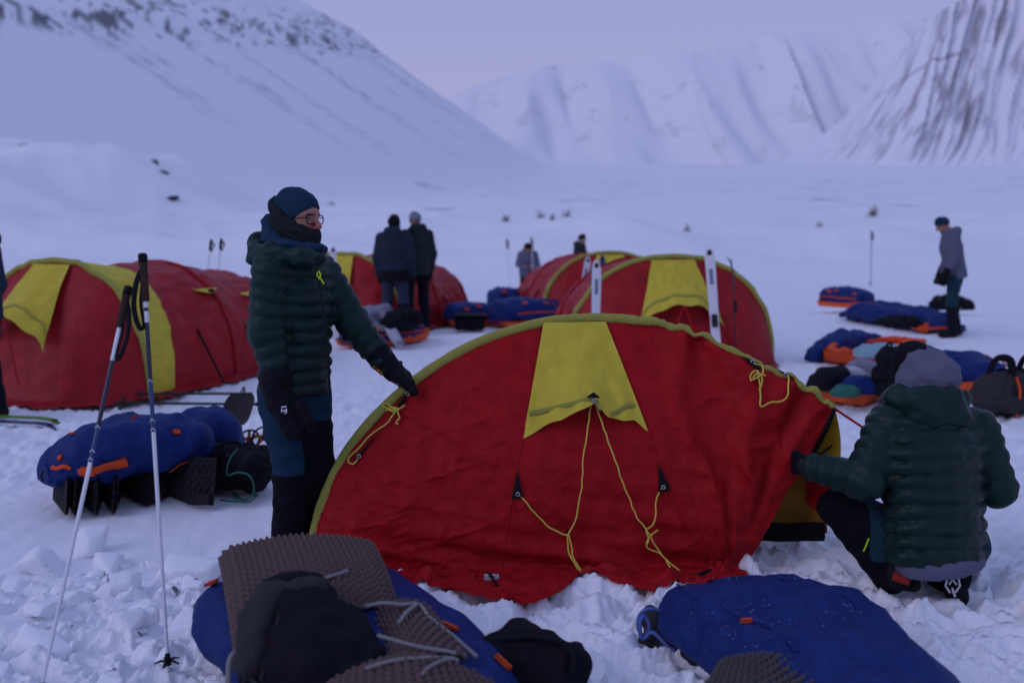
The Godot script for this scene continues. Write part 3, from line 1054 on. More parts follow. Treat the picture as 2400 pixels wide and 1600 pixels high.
	part("end_strap", strap(curve([Vector3(1.458, 0.527, -4.720) - at, Vector3(1.493, 0.540, -4.700) - at, Vector3(1.519, 0.564, -4.690) - at, Vector3(1.539, 0.581, -4.690) - at], 10), 0.012, 0.005), M.web_black, t)
	part("end_strap", strap([Vector3(1.386, 0.605, -4.700) - at, Vector3(1.406, 0.530, -4.700) - at, Vector3(1.435, 0.491, -4.710) - at], 0.03, 0.005), M.web_black, t)
	part("care_label", strap([Vector3(1.355, 0.535, -4.670) - at, Vector3(1.382, 0.566, -4.680) - at], 0.022, 0.003), M.white_print, t)


func hood_point(lower: Array, s: float, k: float) -> Vector3:
	var a: Vector3 = (Vector3(0.156, 1.154, -4.800)).lerp(Vector3(0.462, 1.159, -4.800), s)
	var b := keyed(lower, s)
	# the sides run straight to the tips, the cloth between bellies out
	var side := Vector3(0.156, 1.154, -4.800).lerp(Vector3(0.051, 0.626, -4.740), k).lerp(Vector3(0.462, 1.159, -4.800).lerp(Vector3(0.647, 0.658, -4.740), k), s)
	var p := side
	p.y = lerpf(a.y, b.y, k)
	var t := sheet_uv(p.x, p.y)
	var z := sheet(t.x, t.y).z
	var belly := sin(PI * s) * k
	p.z = z + 0.020 + 0.10 * belly * belly + 0.010 * noise.get_noise_2d(p.x * 9.0, p.y * 2.5) * k + 0.005 * sin(s * 30.0 + p.y * 8.0) * k * sin(PI * s)
	return p


# ------------------------------------------------------------------ standing tunnel tents
func hoop(hw: float, hh: float, a: float) -> Vector3:
	# a: 0 at the near foot (+x), PI at the other
	var c := cos(a)
	var s := sin(a)
	return Vector3(signf(c) * pow(absf(c), 0.88) * hw, pow(maxf(s, 0.0), 0.86) * hh, 0.0)


# local frame: x across the door, y up, +z the way the door faces; the tunnel runs back along -z
func tunnel_tent(label: String, where: Vector3, turn: float, hw: float, hh: float, lean: float, length: float, yellow_top: float, yellow_foot: float, patches: Array, hoops := 3) -> Node3D:
	var t := thing("tunnel_tent", label, "tent", where, "red tunnel tents already standing")
	t.rotation.y = turn
	var seed_ := where.x * 3.1
	var body := func(a: float, z: float) -> Vector3:
		var f := z / length
		var sag := 1.0 - 0.045 * pow(sin(PI * f * (hoops - 1)), 2.0)
		var shrink := 1.0 - 0.16 * f * f
		var tail := smoothstep(0.86, 1.0, f)
		var p := hoop(hw * sag * shrink, hh * sag * shrink * (1.0 - 0.08 * tail), a)
		var pull := 0.02 * ridge.get_noise_2d(a * 2.2 + seed_, z * 1.3) + 0.012 * noise.get_noise_2d(a * 6.0, z * 3.0 + seed_)
		p += Vector3(p.x, p.y, 0).normalized() * pull * smoothstep(0.0, 0.4, sin(a))
		return Vector3(p.x, p.y, -z)
	var edge := func(a: float) -> float:
		return lerpf(yellow_foot, yellow_top, pow(sin(a), 1.2))
	part("yellow_section", Geo.new().grid(90, 14, func(u: float, v: float): return body.call(PI * u, edge.call(PI * u) * v)), M.yellow, t)
	part("tunnel", Geo.new().grid(110, 80, func(u: float, v: float):
		var e: float = edge.call(PI * u)
		return body.call(PI * u, e + (length - e) * v)), M.red_far, t)
	# door panel leaning out from the first hoop to the snow
	var door := func(u: float, v: float) -> Vector3:
		var a := PI * u
		var top := hoop(hw, hh, a)
		var foot := Vector3(cos(a) * hw * 1.02, 0.0, lean * pow(sin(a), 0.8))
		var p := top.lerp(foot, v)
		p.z += 0.05 * sin(PI * v) * sin(a) + 0.012 * noise.get_noise_2d(p.x * 3.0 + seed_, p.y * 3.0)
		return p
	part("door_panel", Geo.new().grid(90, 50, func(u: float, v: float): return door.call(u, v)), M.red_far, t)
	var back := func(u: float, v: float) -> Vector3:
		var a := PI * u
		var top: Vector3 = body.call(a, length)
		var foot := Vector3(cos(a) * hw * 0.86, 0.0, -length - lean * 0.9 * pow(sin(a), 0.8))
		return top.lerp(foot, v) - Vector3(0, 0, 0.05 * sin(PI * v) * sin(a))
	part("rear_panel", Geo.new().grid(60, 30, func(u: float, v: float): return back.call(u, v)), M.red_far, t)
	for k in hoops:
		var z := length * k / (hoops - 1)
		var pts := []
		for i in 41:
			var q: Vector3 = body.call(PI * i / 40.0, z)
			pts.append(q + Vector3(q.x, q.y, 0).normalized() * 0.012)
		part("pole_sleeve", Geo.new().tube(pts, 0.030 if k == 0 else 0.014, 8, 0.8, Vector3(0, 0, 1)), M.olive if k == 0 else M.red_far, t)
	# snow skirt along both sides and the door
	for s in [0, 1]:
		part("snow_skirt", Geo.new().grid(40, 4, func(u: float, v: float):
			var q: Vector3 = body.call(PI * s, length * u)
			return q + Vector3((0.16 * v) * (1.0 if s == 0 else -1.0), 0.03 * (1.0 - v) + 0.02 * noise.get_noise_2d(u * 20.0, v * 3.0), 0)), M.red_far, t)
	part("snow_skirt", Geo.new().grid(60, 4, func(u: float, v: float):
		var q: Vector3 = door.call(u, 1.0)
		return q + Vector3(0.0, 0.03 * (1.0 - v) + 0.02 * noise.get_noise_2d(u * 20.0, v * 3.0), 0.15 * v)), M.red_far, t)
	# yellow vent hood on the door
	var hood := func(s: float, k: float) -> Vector3:
		var x := lerpf(-0.24, 0.24, s) * (hw / 1.15) * (1.0 + 0.95 * k)
		var tip := 0.62 - 0.24 * pow(sin(PI * s), 0.7) + 0.03 * noise.get_noise_2d(s * 3.0, seed_)
		var y := hh * (0.985 - tip * k)
		var v := 1.0 - y / hh
		var c := clampf(x / hw / maxf(1.0 - v, 0.05) * (1.0 - v), -1.0, 1.0)
		var q: Vector3 = door.call(acos(c) / PI, v)
		return Vector3(x, y, q.z + lean * 0.16 * k + 0.02 + 0.16 * k * k * sin(PI * s))
	var h := part("vent_hood", Geo.new().grid(30, 30, func(u: float, v: float): return hood.call(u, v)), M.yellow, t)
	var band := []
	for i in 13:
		band.append(hood.call(i / 12.0, 0.80) + Vector3(0, 0, 0.012))
	part("hood_band", strap(band, 0.035, 0.004), M.olive, h)
	var o: Vector3 = hood.call(0.5, 1.0)
	for s in [-1, 1]:
		part("guy_cord", Geo.new().tube([o, o + Vector3(s * 0.12, -0.30, 0.04), o + Vector3(s * 0.26, -0.62, 0.10)], 0.009, 6), M.cord_red, t)
	# reinforced guy points along the flank
	for q in patches:
		var c: Vector3 = body.call(q[0], q[1])
		var out := Vector3(c.x, c.y, 0).normalized()
		var dn := Vector3(out.y, -out.x, 0) * signf(c.x)
		var g := Geo.new()
		var tri := [c + Vector3(0, 0, -0.20) - dn * 0.03 + out * 0.02, c + Vector3(0, 0, 0.20) - dn * 0.03 + out * 0.02, c + dn * 0.07 + Vector3(0, 0, 0.03) + out * 0.05, c + dn * 0.07 - Vector3(0, 0, 0.03) + out * 0.05]
		var tri2 := []
		for p in tri:
			tri2.append(p + out * 0.008)
		g.loft([tri, tri2])
		var pa := part("guy_patch", g, M.yellow, t)
		part("guy_loop", Geo.new().tube([c + dn * 0.03 + out * 0.05, c + dn * 0.07 + out * 0.09], 0.02, 6), M.web_black, pa)
	for s in [1, -1]:
		for f in [0.32, 0.62]:
			var a: float = 0.42 if s > 0 else PI - 0.42
			var q: Vector3 = body.call(a, length * f)
			var foot := Vector3(q.x + s * 0.32, 0.02, q.z)
			part("peg_strap", Geo.new().tube([q, foot], 0.012, 6), M.web_black, t)
	return t


func make_tents() -> void:
	make_raised_tent()
	tunnel_tent("standing red tent with wide yellow strip behind the two planted ski poles", Vector3(-4.493, -0.093, -9.780) * Vector3(1, 0, 1), -0.40, 1.12, 1.27, 0.72, 2.7, 0.62, 0.40, [[0.80, 1.25], [0.80, 2.05]])
	tunnel_tent("standing red tent right behind the half raised one, white skis planted at its door", Vector3(1.865, -0.024, -11.600) * Vector3(1, 0, 1), 0.10, 1.22, 1.25, 0.55, 2.6, 0.25, 0.12, [[0.7, 1.2], [0.7, 1.9]])
	tunnel_tent("farthest red tent, partly hidden behind another tent, person in green behind it", Vector3(1.658, 0.013, -17.000) * Vector3(1, 0, 1), 0.25, 1.15, 1.15, 0.5, 2.6, 0.35, 0.2, [[0.7, 1.2]])
	tunnel_tent("red tent behind the two people standing together", Vector3(-2.648, 0.029, -15.600) * Vector3(1, 0, 1), -0.42, 1.05, 1.18, 0.6, 2.6, 0.55, 0.3, [[0.8, 1.2]])

# ------------------------------------------------------------------ people
func bounds(points: Array, pad: float) -> Array:
	var a: Vector3 = points[0]
	var b: Vector3 = points[0]
	for p in points:
		a = a.min(p)
		b = b.max(p)
	return [a - Vector3.ONE * pad, b + Vector3.ONE * pad]


func field(points: Array, pad: float, cell: float) -> Field:
	var b := bounds(points, pad)
	return Field.new(b[0], b[1], cell, noise)


# the figure under the clothes: one continuous skin from head to feet, with hands of five fingers
func body_mesh(J: Dictionary, cell: float, right: Vector3, face: Vector3) -> Geo:
	var all := []
	for k in J:
		all.append(J[k])
	var f := field(all, 0.22, cell)
	f.bone(J.head + Vector3(0, 0.02, 0), J.head - Vector3(0, 0.01, 0), 0.078, 0.074, 0.02)
	f.bone(J.head - Vector3(0, 0.02, 0), J.neck, 0.055, 0.06, 0.03)
	f.bone(J.neck, J.chest, 0.07, 0.12, 0.05, right, 1.35)
	f.bone(J.chest, J.pelvis, 0.12, 0.12, 0.05, right, 1.25)
	for s in ["l", "r"]:
		f.bone(J["sh" + s], J["el" + s], 0.058, 0.045, 0.05)
		f.bone(J["el" + s], J["wr" + s], 0.045, 0.030, 0.03)
		f.bone(J["hip" + s], J["kn" + s], 0.085, 0.055, 0.06)
		f.bone(J["kn" + s], J["an" + s], 0.055, 0.040, 0.03)
		f.bone(J["an" + s], J["toe" + s], 0.040, 0.030, 0.03)
	var geo := Geo.new()
	f.mesh(geo, func(_p: Vector3) -> Color: return Color(0.34, 0.17, 0.12))
	if J.has("thl"):
		pass
	for s in ["l", "r"]:
		hand(geo, J["wr" + s], J["ha" + s], right * (1.0 if s == "r" else -1.0))
	return geo


func hand(geo: Geo, wrist: Vector3, tip: Vector3, out: Vector3) -> void:
	var d := (tip - wrist).normalized()
	var side := (out - d * out.dot(d))
	side = side.normalized() if side.length() > 0.05 else d.cross(Vector3.UP).normalized()
	var across := d.cross(side).normalized()
	var k0 := (tip - wrist).length() / 0.21
	var palm := wrist + d * 0.085 * k0
	var f := field([wrist - d * 0.03, tip + d * 0.03, palm + across * 0.06, palm - across * 0.06], 0.05, 0.008)
	f.bone(wrist, palm, 0.020, 0.018, 0.012, across, 1.4)
	for i in 4:
		var o := across * (i - 1.5) * 0.015
		var l: float = [0.058, 0.068, 0.064, 0.050][i] * k0
		var k := palm + o + d * l * 0.55 - side * 0.008
		f.bone(palm + o * 0.8, k, 0.0085, 0.008, 0.005)
		f.bone(k, k + d * l * 0.4 - side * 0.025, 0.009, 0.0075, 0.005)
	var th := wrist + d * 0.03 + across * 0.018
	f.bone(th, th + d * 0.035 + across * 0.012, 0.012, 0.011, 0.01)
	f.bone(th + d * 0.035 + across * 0.012, th + d * 0.055 + across * 0.012 - side * 0.01, 0.011, 0.009, 0.006)
	f.mesh(geo, func(_p: Vector3) -> Color: return Color(0.34, 0.17, 0.12))


# a gauntlet glove: cuff, palm, fingers lying together, thumb apart
func glove_mesh(wrist: Vector3, tip: Vector3, out: Vector3, cell: float, cuff := 0.11, spread := true) -> Geo:
	var d := (tip - wrist).normalized()
	var side := out - d * out.dot(d)
	side = side.normalized() if side.length() > 0.05 else d.cross(Vector3.UP).normalized()
	var across := d.cross(side).normalized()
	var palm := wrist.lerp(tip, 0.48)
	var f := field([wrist - d * cuff, tip, palm + across * 0.09, palm - across * 0.09], 0.09, cell)
	f.bone(wrist - d * cuff, wrist - d * 0.01, 0.058, 0.044, 0.02)
	f.bone(wrist, palm, 0.042, 0.040, 0.03, across, 1.35)
	if spread:
		for i in 4:
			var o := across * (i - 1.5) * 0.027
			var l: float = [0.88, 1.0, 0.97, 0.82][i]
			var k := palm.lerp(tip, 0.55 * l) + o
			f.bone(palm + o * 0.9, k, 0.021, 0.018, 0.008)
			f.bone(k, palm.lerp(tip, l) + o * 0.9 - side * 0.02, 0.018, 0.015, 0.008)
	else:
		f.bone(palm, tip, 0.044, 0.036, 0.02, across, 1.45)
	var th := wrist + d * 0.045 + across * 0.045
	f.bone(th, th + d * 0.05 + across * 0.022, 0.022, 0.021, 0.02)
	f.bone(th + d * 0.05 + across * 0.022, th + d * 0.095 + across * 0.016, 0.021, 0.016, 0.012)
	return f.mesh(Geo.new())


func boot_mesh(ankle: Vector3, toe: Vector3, cell: float) -> Geo:
	var f := field([ankle + Vector3(0, 0.12, 0), toe], 0.13, cell)
	var d := toe - ankle
	d.y = 0
	d = d.normalized()
	var side := d.cross(Vector3.UP)
	var heel := ankle - d * 0.045 - Vector3(0, 0.045, 0)
	f.bone(ankle + Vector3(0, 0.10, 0), ankle, 0.062, 0.058, 0.02)
	f.bone(heel, toe - d * 0.03, 0.048, 0.046, 0.03, side, 1.05)
	f.bone(ankle, toe - d * 0.08, 0.055, 0.045, 0.04)
	f.cut(Vector3(0, minf(ankle.y, toe.y) - 0.075, 0), Vector3.DOWN)
	return f.mesh(Geo.new())


# clothes over the joints; W holds colours and cuts
func dress(t: Node3D, J: Dictionary, W: Dictionary) -> void:
	var right: Vector3 = W.right
	var face: Vector3 = W.face
	var cell: float = W.cell
	var amp: float = W.get("amp", 0.0)
	var per: float = W.get("period", 0.06)
	var fat: float = W.get("fat", 1.0)
	var skin := body_mesh(J, maxf(cell * 1.3, 0.014), right, face)
	if W.has("face_geo"):
		skin.join(W.face_geo, W.face_at)
	part("body", skin, M.skin, t)
	# jacket
	var pts := [J.neck, J.chest, J.pelvis, J.shl, J.ell, J.wrl, J.shr, J.elr, J.wrr]
	var f := field(pts, 0.30, cell)
	var hem: Vector3 = W.get("hem", J.pelvis - Vector3(0, 0.03, 0))
	var up: Vector3 = J.chest.lerp(J.neck, 0.55)
	var l1: float = (J.chest - hem).length()
	var qa: Vector3 = (up - hem).normalized()
	var thick: float = W.get("depth", 0.155) * fat
	var wide: float = W.get("wide", 1.32)
	f.bone(hem, J.chest, thick, thick * 1.02, 0.03, right, wide, amp, per, 0.0, 1.0, qa, hem)
	f.bone(J.chest, up, thick * 1.0, thick * 0.85, 0.05, right, wide * 1.05, amp, per, l1, 1.0, qa, hem)
	f.bone(up, J.neck, thick * 0.74, 0.075, 0.035, right, 1.25, amp * 0.8, per, 0.0, 1.0, qa, hem)
	for s in ["l", "r"]:
		var ra: float = W.get("arm", 0.085) * fat
		f.bone(up.lerp(J["sh" + s], 0.6), J["sh" + s], ra * 0.82, ra * 0.86, 0.05)
		f.bone(J["sh" + s], J["el" + s], ra, ra * 0.90, W.get("blend", 0.03), Vector3.ZERO, 1.0, amp * 0.85, per, 0.02)
		f.bone(J["el" + s], J["wr" + s], ra * 0.90, ra * 0.66, minf(W.get("blend", 0.03), 0.03), Vector3.ZERO, 1.0, amp * 0.85, per, 0.02 + (J["sh" + s] - J["el" + s]).length())
	if W.get("hood", true):
		var b: Vector3 = J.neck - face * 0.10
		f.bone(b + right * 0.07 + Vector3(0, 0.03, 0), b - right * 0.07 + Vector3(0, 0.03, 0), 0.06, 0.06, 0.03)
		f.bone(b - Vector3(0, 0.06, 0) + right * 0.05, b - Vector3(0, 0.06, 0) - right * 0.05, 0.05, 0.05, 0.04)
		for s in [-1, 1]:
			f.bone(b + right * 0.09 * s, J.neck + face * 0.07 + right * 0.05 * s, 0.05, 0.038, 0.03)
	f.cut(hem, (hem - J.chest).normalized() + W.get("hem_tilt", Vector3.ZERO))
	part("jacket", f.mesh(Geo.new()), W.jacket, t)
	# trousers
	var g := field([J.pelvis, J.hipl, J.hipr, J.knl, J.knr, J.anl, J.anr], 0.22, cell)
	g.bone(J.pelvis + (J.chest - J.pelvis).normalized() * 0.12, J.pelvis, 0.12, 0.125, 0.04, right, 1.22)
	for s in ["l", "r"]:
		var th: float = W.get("thigh", 0.105)
		g.bone(J["hip" + s], J["kn" + s], th, th * 0.76, 0.05)
		g.bone(J["kn" + s], J["an" + s], th * 0.78, th * 0.68, 0.03)
	var crease := noise
	g.roughen(func(p: Vector3) -> float: return 0.008 * crease.get_noise_3d(p.x * 9.0, p.y * 13.0, p.z * 9.0))
	part("trousers", g.mesh(Geo.new(), W.paint), M.trousers, t)
	for s in ["l", "r"]:
		if W.get("boots", true):
			part("boot", boot_mesh(J["an" + s], J["toe" + s], cell), M.boot, t)
		if W.get("gloves", true):
			part("glove", glove_mesh(J["wr" + s], J["ha" + s], right * (1.0 if s == "r" else -1.0), maxf(cell, 0.009), 0.08), M.glove, t)


# a person on their feet: local frame faces +z; bow leans the upper body forward, arms hang or meet in front
func standing(label: String, where: Vector3, turn: float, tall: float, W: Dictionary) -> Node3D:
	var t := thing("person", label, "person", where, "people about the camp")
	t.rotation.y = turn
	var k := tall / 1.8
	var bow: float = W.get("bow", 0.0)
	var nod: float = W.get("nod", 0.0)
	var hipc := Vector3(0, 0.95, 0) * k
	var tip := func(p: Vector3) -> Vector3: return hipc + (p - hipc).rotated(Vector3.RIGHT, bow)
	var J := {
		"pelvis": hipc, "chest": tip.call(Vector3(0, 1.30, 0.01) * k), "neck": tip.call(Vector3(0, 1.52, 0) * k),
		"hipl": Vector3(0.10, 0.93, 0) * k, "hipr": Vector3(-0.10, 0.93, 0) * k,
		"knl": Vector3(0.12, 0.50, 0.03) * k, "knr": Vector3(-0.12, 0.50, 0.03) * k,
		"anl": Vector3(0.14, 0.09, -0.02) * k, "anr": Vector3(-0.13, 0.09, -0.02) * k,
		"toel": Vector3(0.17, 0.04, 0.17) * k, "toer": Vector3(-0.16, 0.04, 0.17) * k,
	}
	if W.has("stride"):
		for n in ["knl", "anl", "toel"]:
			J[n] += Vector3(0, 0, W.stride * (0.5 if n == "knl" else 1.0))
		for n in ["knr", "anr", "toer"]:
			J[n] -= Vector3(0, 0, W.stride * (0.5 if n == "knr" else 1.0))
	J.head = J.neck + Vector3(0, 0.135, 0.03).rotated(Vector3.RIGHT, bow + nod) * k
	for s in [[1.0, "l"], [-1.0, "r"]]:
		var e: float = s[0]
		J["sh" + s[1]] = tip.call(Vector3(e * 0.19, 1.44, -0.01) * k)
		if W.get("arms", "hang") == "front":
			J["el" + s[1]] = J["sh" + s[1]] + Vector3(e * 0.07, -0.27, 0.04) * k
			J["wr" + s[1]] = J["el" + s[1]] + Vector3(-e * 0.13, -0.04, 0.22) * k
			J["ha" + s[1]] = J["wr" + s[1]] + Vector3(-e * 0.08, 0.0, 0.12) * k
		else:
			J["el" + s[1]] = J["sh" + s[1]] + Vector3(e * 0.06, -0.29, -0.01) * k
			J["wr" + s[1]] = J["el" + s[1]] + Vector3(e * 0.0, -0.24, 0.09) * k
			J["ha" + s[1]] = J["wr" + s[1]] + Vector3(-e * 0.01, -0.16, 0.05) * k
	W.merge({"right": Vector3(-1, 0, 0), "face": Vector3(0, 0, 1), "cell": 0.02, "hem": tip.call(Vector3(0, 0.84, 0) * k), "depth": 0.15, "wide": 1.4, "arm": 0.075})
	var turned := Basis(Vector3.RIGHT, bow + nod)
	var hb := func(p: Vector3) -> Vector3: return J.head + turned * p
	# nose, brow and ears so that the face reads
	var fc := field([hb.call(Vector3(0, -0.01, 0.05))], 0.13, 0.008)
	fc.bone(hb.call(Vector3(0, 0.02, 0.02)), hb.call(Vector3(0, -0.045, 0.035)), 0.066, 0.045, 0.02)
	fc.bone(hb.call(Vector3(0, 0.015, 0.082)), hb.call(Vector3(0, -0.02, 0.102)), 0.009, 0.014, 0.012)
	fc.bone(hb.call(Vector3(0, -0.085, 0.06)), hb.call(Vector3(0, -0.075, 0.055)), 0.022, 0.022, 0.02)
	for e in [-1.0, 1.0]:
		fc.bone(hb.call(Vector3(e * 0.03, 0.008, 0.090)), hb.call(Vector3(e * 0.03, 0.008, 0.1)), 0.011, 0.011, 0.008, Vector3.ZERO, 1.0, 0.0, 0.06, 0.0, -1.0)
		fc.bone(hb.call(Vector3(e * 0.078, 0.01, 0.0)), hb.call(Vector3(e * 0.078, -0.03, 0.0)), 0.014, 0.011, 0.01)
	W.face_geo = fc.mesh(Geo.new(), func(_p: Vector3) -> Color: return Color(0.34, 0.17, 0.12))
	W.face_at = Transform3D()
	dress(t, J, W)
	if W.has("waist"):
		var bl := field([W.hem], 0.30, 0.02)
		bl.bone(W.hem + Vector3(0, 0.12, 0), W.hem - Vector3(0, 0.02, 0), W.depth * W.get("fat", 1.0) + 0.012, W.depth * W.get("fat", 1.0) + 0.010, 0.02, Vector3.RIGHT, 1.4)
		bl.cut(W.hem + Vector3(0, 0.13, 0), Vector3.UP)
		bl.cut(W.hem - Vector3(0, 0.03, 0), Vector3.DOWN)
		part("waist_band", bl.mesh(Geo.new()), M.bag_black, t)
	# hat
	var h := field([J.head], 0.2, 0.014)
	h.bone(hb.call(Vector3(0, 0.03, -0.02)), hb.call(Vector3(0, 0.055, 0.0)), 0.098, 0.085, 0.02)
	h.cut(hb.call(Vector3(0, 0.03, 0.08)), turned * Vector3(0, -0.9, 0.35))
	part("beanie", h.mesh(Geo.new()), W.hat, t)
	if W.has("scarf"):
		var sc := field([J.head], 0.22, 0.016)
		sc.bone(hb.call(Vector3(0, -0.05, -0.01)), J.neck, 0.088, 0.10, 0.03)
		sc.cut(hb.call(Vector3(0, -0.03, 0.06)), turned * Vector3(0, 0.8, 0.5))
		part("neck_gaiter", sc.mesh(Geo.new()), W.scarf, t)
	return t


func make_people() -> void:
	make_standing_man()
	make_crouching_person()
	make_far_people()


func make_standing_man() -> void:
	var at: Vector3 = Vector3(-1.011, 0.000, -4.615)
	var t := thing("person", "standing person in dark green down jacket and glasses holding the tent sleeve", "person", at, "people about the camp")
	var fwd := Vector3(0.77, 0, 0.64)
	var right := Vector3(-0.64, 0, 0.77)
	var J := {
		"head": Vector3(-1.008, 1.671, -4.740), "neck": Vector3(-1.014, 1.511, -4.750), "chest": Vector3(-1.033, 1.272, -4.750), "pelvis": Vector3(-1.049, 0.863, -4.740),
		"shr": Vector3(-1.115, 1.430, -4.610), "elr": Vector3(-1.136, 1.136, -4.560), "wrr": Vector3(-1.079, 0.928, -4.550), "har": Vector3(-1.016, 0.693, -4.530),
		"shl": Vector3(-0.925, 1.391, -4.880), "ell": Vector3(-0.765, 1.131, -4.860), "wrl": Vector3(-0.627, 0.963, -4.830), "hal": Vector3(-0.485, 0.843, -4.800),
		"hipr": Vector3(-1.104, 0.829, -4.690), "knr": Vector3(-1.051, 0.439, -4.660), "anr": Vector3(-1.096, 0.010, -4.700), "toer": Vector3(-1.031, -0.002, -4.640),
		"hipl": Vector3(-1.004, 0.810, -4.800), "knl": Vector3(-0.952, 0.420, -4.770), "anl": Vector3(-0.972, -0.014, -4.800), "toel": Vector3(-0.856, -0.030, -4.720),
	}
	var yb1: float = Vector3(-0.995, 0.694, -4.700).y
	var yb2: float = Vector3(-0.996, 0.455, -4.680).y
	var xb: float = Vector3(-1.009, 0.626, -4.700).x
	var paint := func(p: Vector3) -> Color:
		var q := p + at
		var line: float = lerpf(yb2, yb1, smoothstep(xb - 0.012, xb + 0.012, q.x - (yb1 - q.y) * 0.16))
		return Color(0.010, 0.034, 0.060) if q.y > line else Color(0.006, 0.006, 0.009)
	var L := {}
	for k in J:
		L[k] = J[k] - at
	# head: face, hat, gaiter, glasses, in a frame with x forward, y up, z to the person's right
	var hf := Vector3(0.90, -0.04, 0.43).normalized()
	var hr := hf.cross(Vector3.UP).normalized()
	var hx := Transform3D(Basis(hf, hr.cross(hf), hr), J.head - at)
	var fc := Field.new(Vector3(-0.12, -0.15, -0.11), Vector3(0.15, 0.15, 0.11), 0.0042)
	fc.bone(Vector3(-0.025, 0.03, 0), Vector3(0.015, 0.03, 0), 0.082, 0.080, 0.02, Vector3(0, 0, 1), 0.92)
	fc.bone(Vector3(0.035, -0.01, 0), Vector3(0.045, -0.055, 0), 0.058, 0.045, 0.03, Vector3(0, 0, 1), 1.05)
	fc.bone(Vector3(0.05, -0.085, 0), Vector3(0.074, -0.092, 0), 0.026, 0.020, 0.03)
	for s in [-1.0, 1.0]:
		fc.bone(Vector3(0.086, 0.012, 0.012 * s), Vector3(0.072, 0.014, 0.048 * s), 0.011, 0.010, 0.016)
		fc.bone(Vector3(0.066, -0.036, 0.036 * s), Vector3(0.045, -0.034, 0.052 * s), 0.020, 0.018, 0.02)
		fc.bone(Vector3(0.104, -0.050, 0.010 * s), Vector3(0.097, -0.050, 0.014 * s), 0.0075, 0.006, 0.008)
		fc.bone(Vector3(-0.016, -0.005, 0.070 * s), Vector3(-0.020, -0.035, 0.068 * s), 0.012, 0.010, 0.008)
		fc.bone(Vector3(0.094, -0.010, 0.030 * s), Vector3(0.100, -0.010, 0.031 * s), 0.012, 0.012, 0.010, Vector3.ZERO, 1.0, 0.0, 0.06, 0.0, -1.0)
	fc.bone(Vector3(0.088, 0.004, 0), Vector3(0.118, -0.043, 0), 0.009, 0.0135, 0.012)
	fc.bone(Vector3(0.086, -0.068, 0.018), Vector3(0.086, -0.068, -0.018), 0.008, 0.008, 0.008)
	var face_geo := fc.mesh(Geo.new(), func(p: Vector3) -> Color:
		var c := Color(0.36, 0.18, 0.13)
		var warm := smoothstep(0.04, 0.012, (p - Vector3(0.110, -0.045, 0)).length()) * 0.75 + smoothstep(0.05, 0.02, (p - Vector3(0.075, -0.04, 0.04)).length()) * 0.35
		c = c.lerp(Color(0.42, 0.11, 0.085), clampf(warm + 0.15 * noise.get_noise_3d(p.x * 60.0, p.y * 60.0, p.z * 60.0), 0.0, 1.0))
		if p.y > 0.006 + 0.08 * absf(p.z) * 0.3 and p.y < 0.018 and absf(p.z) > 0.013 and absf(p.z) < 0.052 and p.x > 0.06:
			c = c.lerp(Color(0.03, 0.018, 0.014), 0.85)
		return c)
	dress(t, L, {"face_geo": face_geo, "face_at": hx, "right": right, "face": fwd, "cell": 0.0095, "amp": 0.020, "period": 0.062, "blend": 0.012, "depth": 0.142, "wide": 1.30, "arm": 0.090, "thigh": 0.115, "hem": Vector3(-1.050, 0.825, -4.740) - at, "jacket": M.down_green, "paint": paint, "gloves": false, "hood": false, "hem_tilt": Vector3(0, 0, 0)})
	# hood of the down jacket lying round the neck, shell hood and collar inside it
	var hd := field([Vector3(-1.057, 1.512, -4.700) - at], 0.26, 0.0095)
	for q in [[Vector3(-1.207, 1.541, -4.780), Vector3(-1.192, 1.492, -4.680), 0.050, 0.052], [Vector3(-1.192, 1.492, -4.680), Vector3(-1.111, 1.505, -4.600), 0.052, 0.046], [Vector3(-1.111, 1.505, -4.600), Vector3(-0.966, 1.486, -4.560), 0.046, 0.040], [Vector3(-0.966, 1.486, -4.560), Vector3(-0.894, 1.479, -4.640), 0.040, 0.028], [Vector3(-1.207, 1.541, -4.780), Vector3(-1.139, 1.529, -4.880), 0.05, 0.05], [Vector3(-1.139, 1.529, -4.880), Vector3(-0.954, 1.499, -4.820), 0.05, 0.03]]:
		hd.bone(q[0] - at, q[1] - at, q[2], q[3], 0.022)
	hd.roughen(func(p: Vector3) -> float: return 0.012 * noise.get_noise_3d(p.x * 11.0, p.y * 24.0, p.z * 11.0))
	part("jacket_hood", hd.mesh(Geo.new()), M.down_green, t)
	var sh := field([Vector3(-1.050, 1.563, -4.720) - at], 0.24, 0.009)
	for q in [[Vector3(-1.155, 1.640, -4.800), Vector3(-1.143, 1.566, -4.740), 0.040, 0.046], [Vector3(-1.143, 1.566, -4.740), Vector3(-1.064, 1.531, -4.660), 0.046, 0.034], [Vector3(-1.064, 1.531, -4.660), Vector3(-0.936, 1.524, -4.630), 0.034, 0.026], [Vector3(-0.936, 1.524, -4.630), Vector3(-0.893, 1.515, -4.680), 0.026, 0.022], [Vector3(-1.155, 1.640, -4.800), Vector3(-1.091, 1.582, -4.860), 0.04, 0.045], [Vector3(-1.091, 1.582, -4.860), Vector3(-0.925, 1.516, -4.780), 0.04, 0.024], [Vector3(-0.901, 1.519, -4.680), Vector3(-0.890, 1.470, -4.660), 0.020, 0.016]]:
		sh.bone(q[0] - at, q[1] - at, q[2], q[3], 0.018)
	sh.roughen(func(p: Vector3) -> float: return 0.010 * noise.get_noise_3d(p.x * 16.0, p.y * 20.0, p.z * 16.0))
	part("shell_hood", sh.mesh(Geo.new()), M.shell_blue, t)
	part("hood_cord", Geo.new().tube([Vector3(-0.889, 1.523, -4.660) - at, Vector3(-0.880, 1.509, -4.650) - at, Vector3(-0.886, 1.479, -4.640) - at], [0.007, 0.008, 0.005], 7), M.frame_black, t)
	dress_head(t, hx)
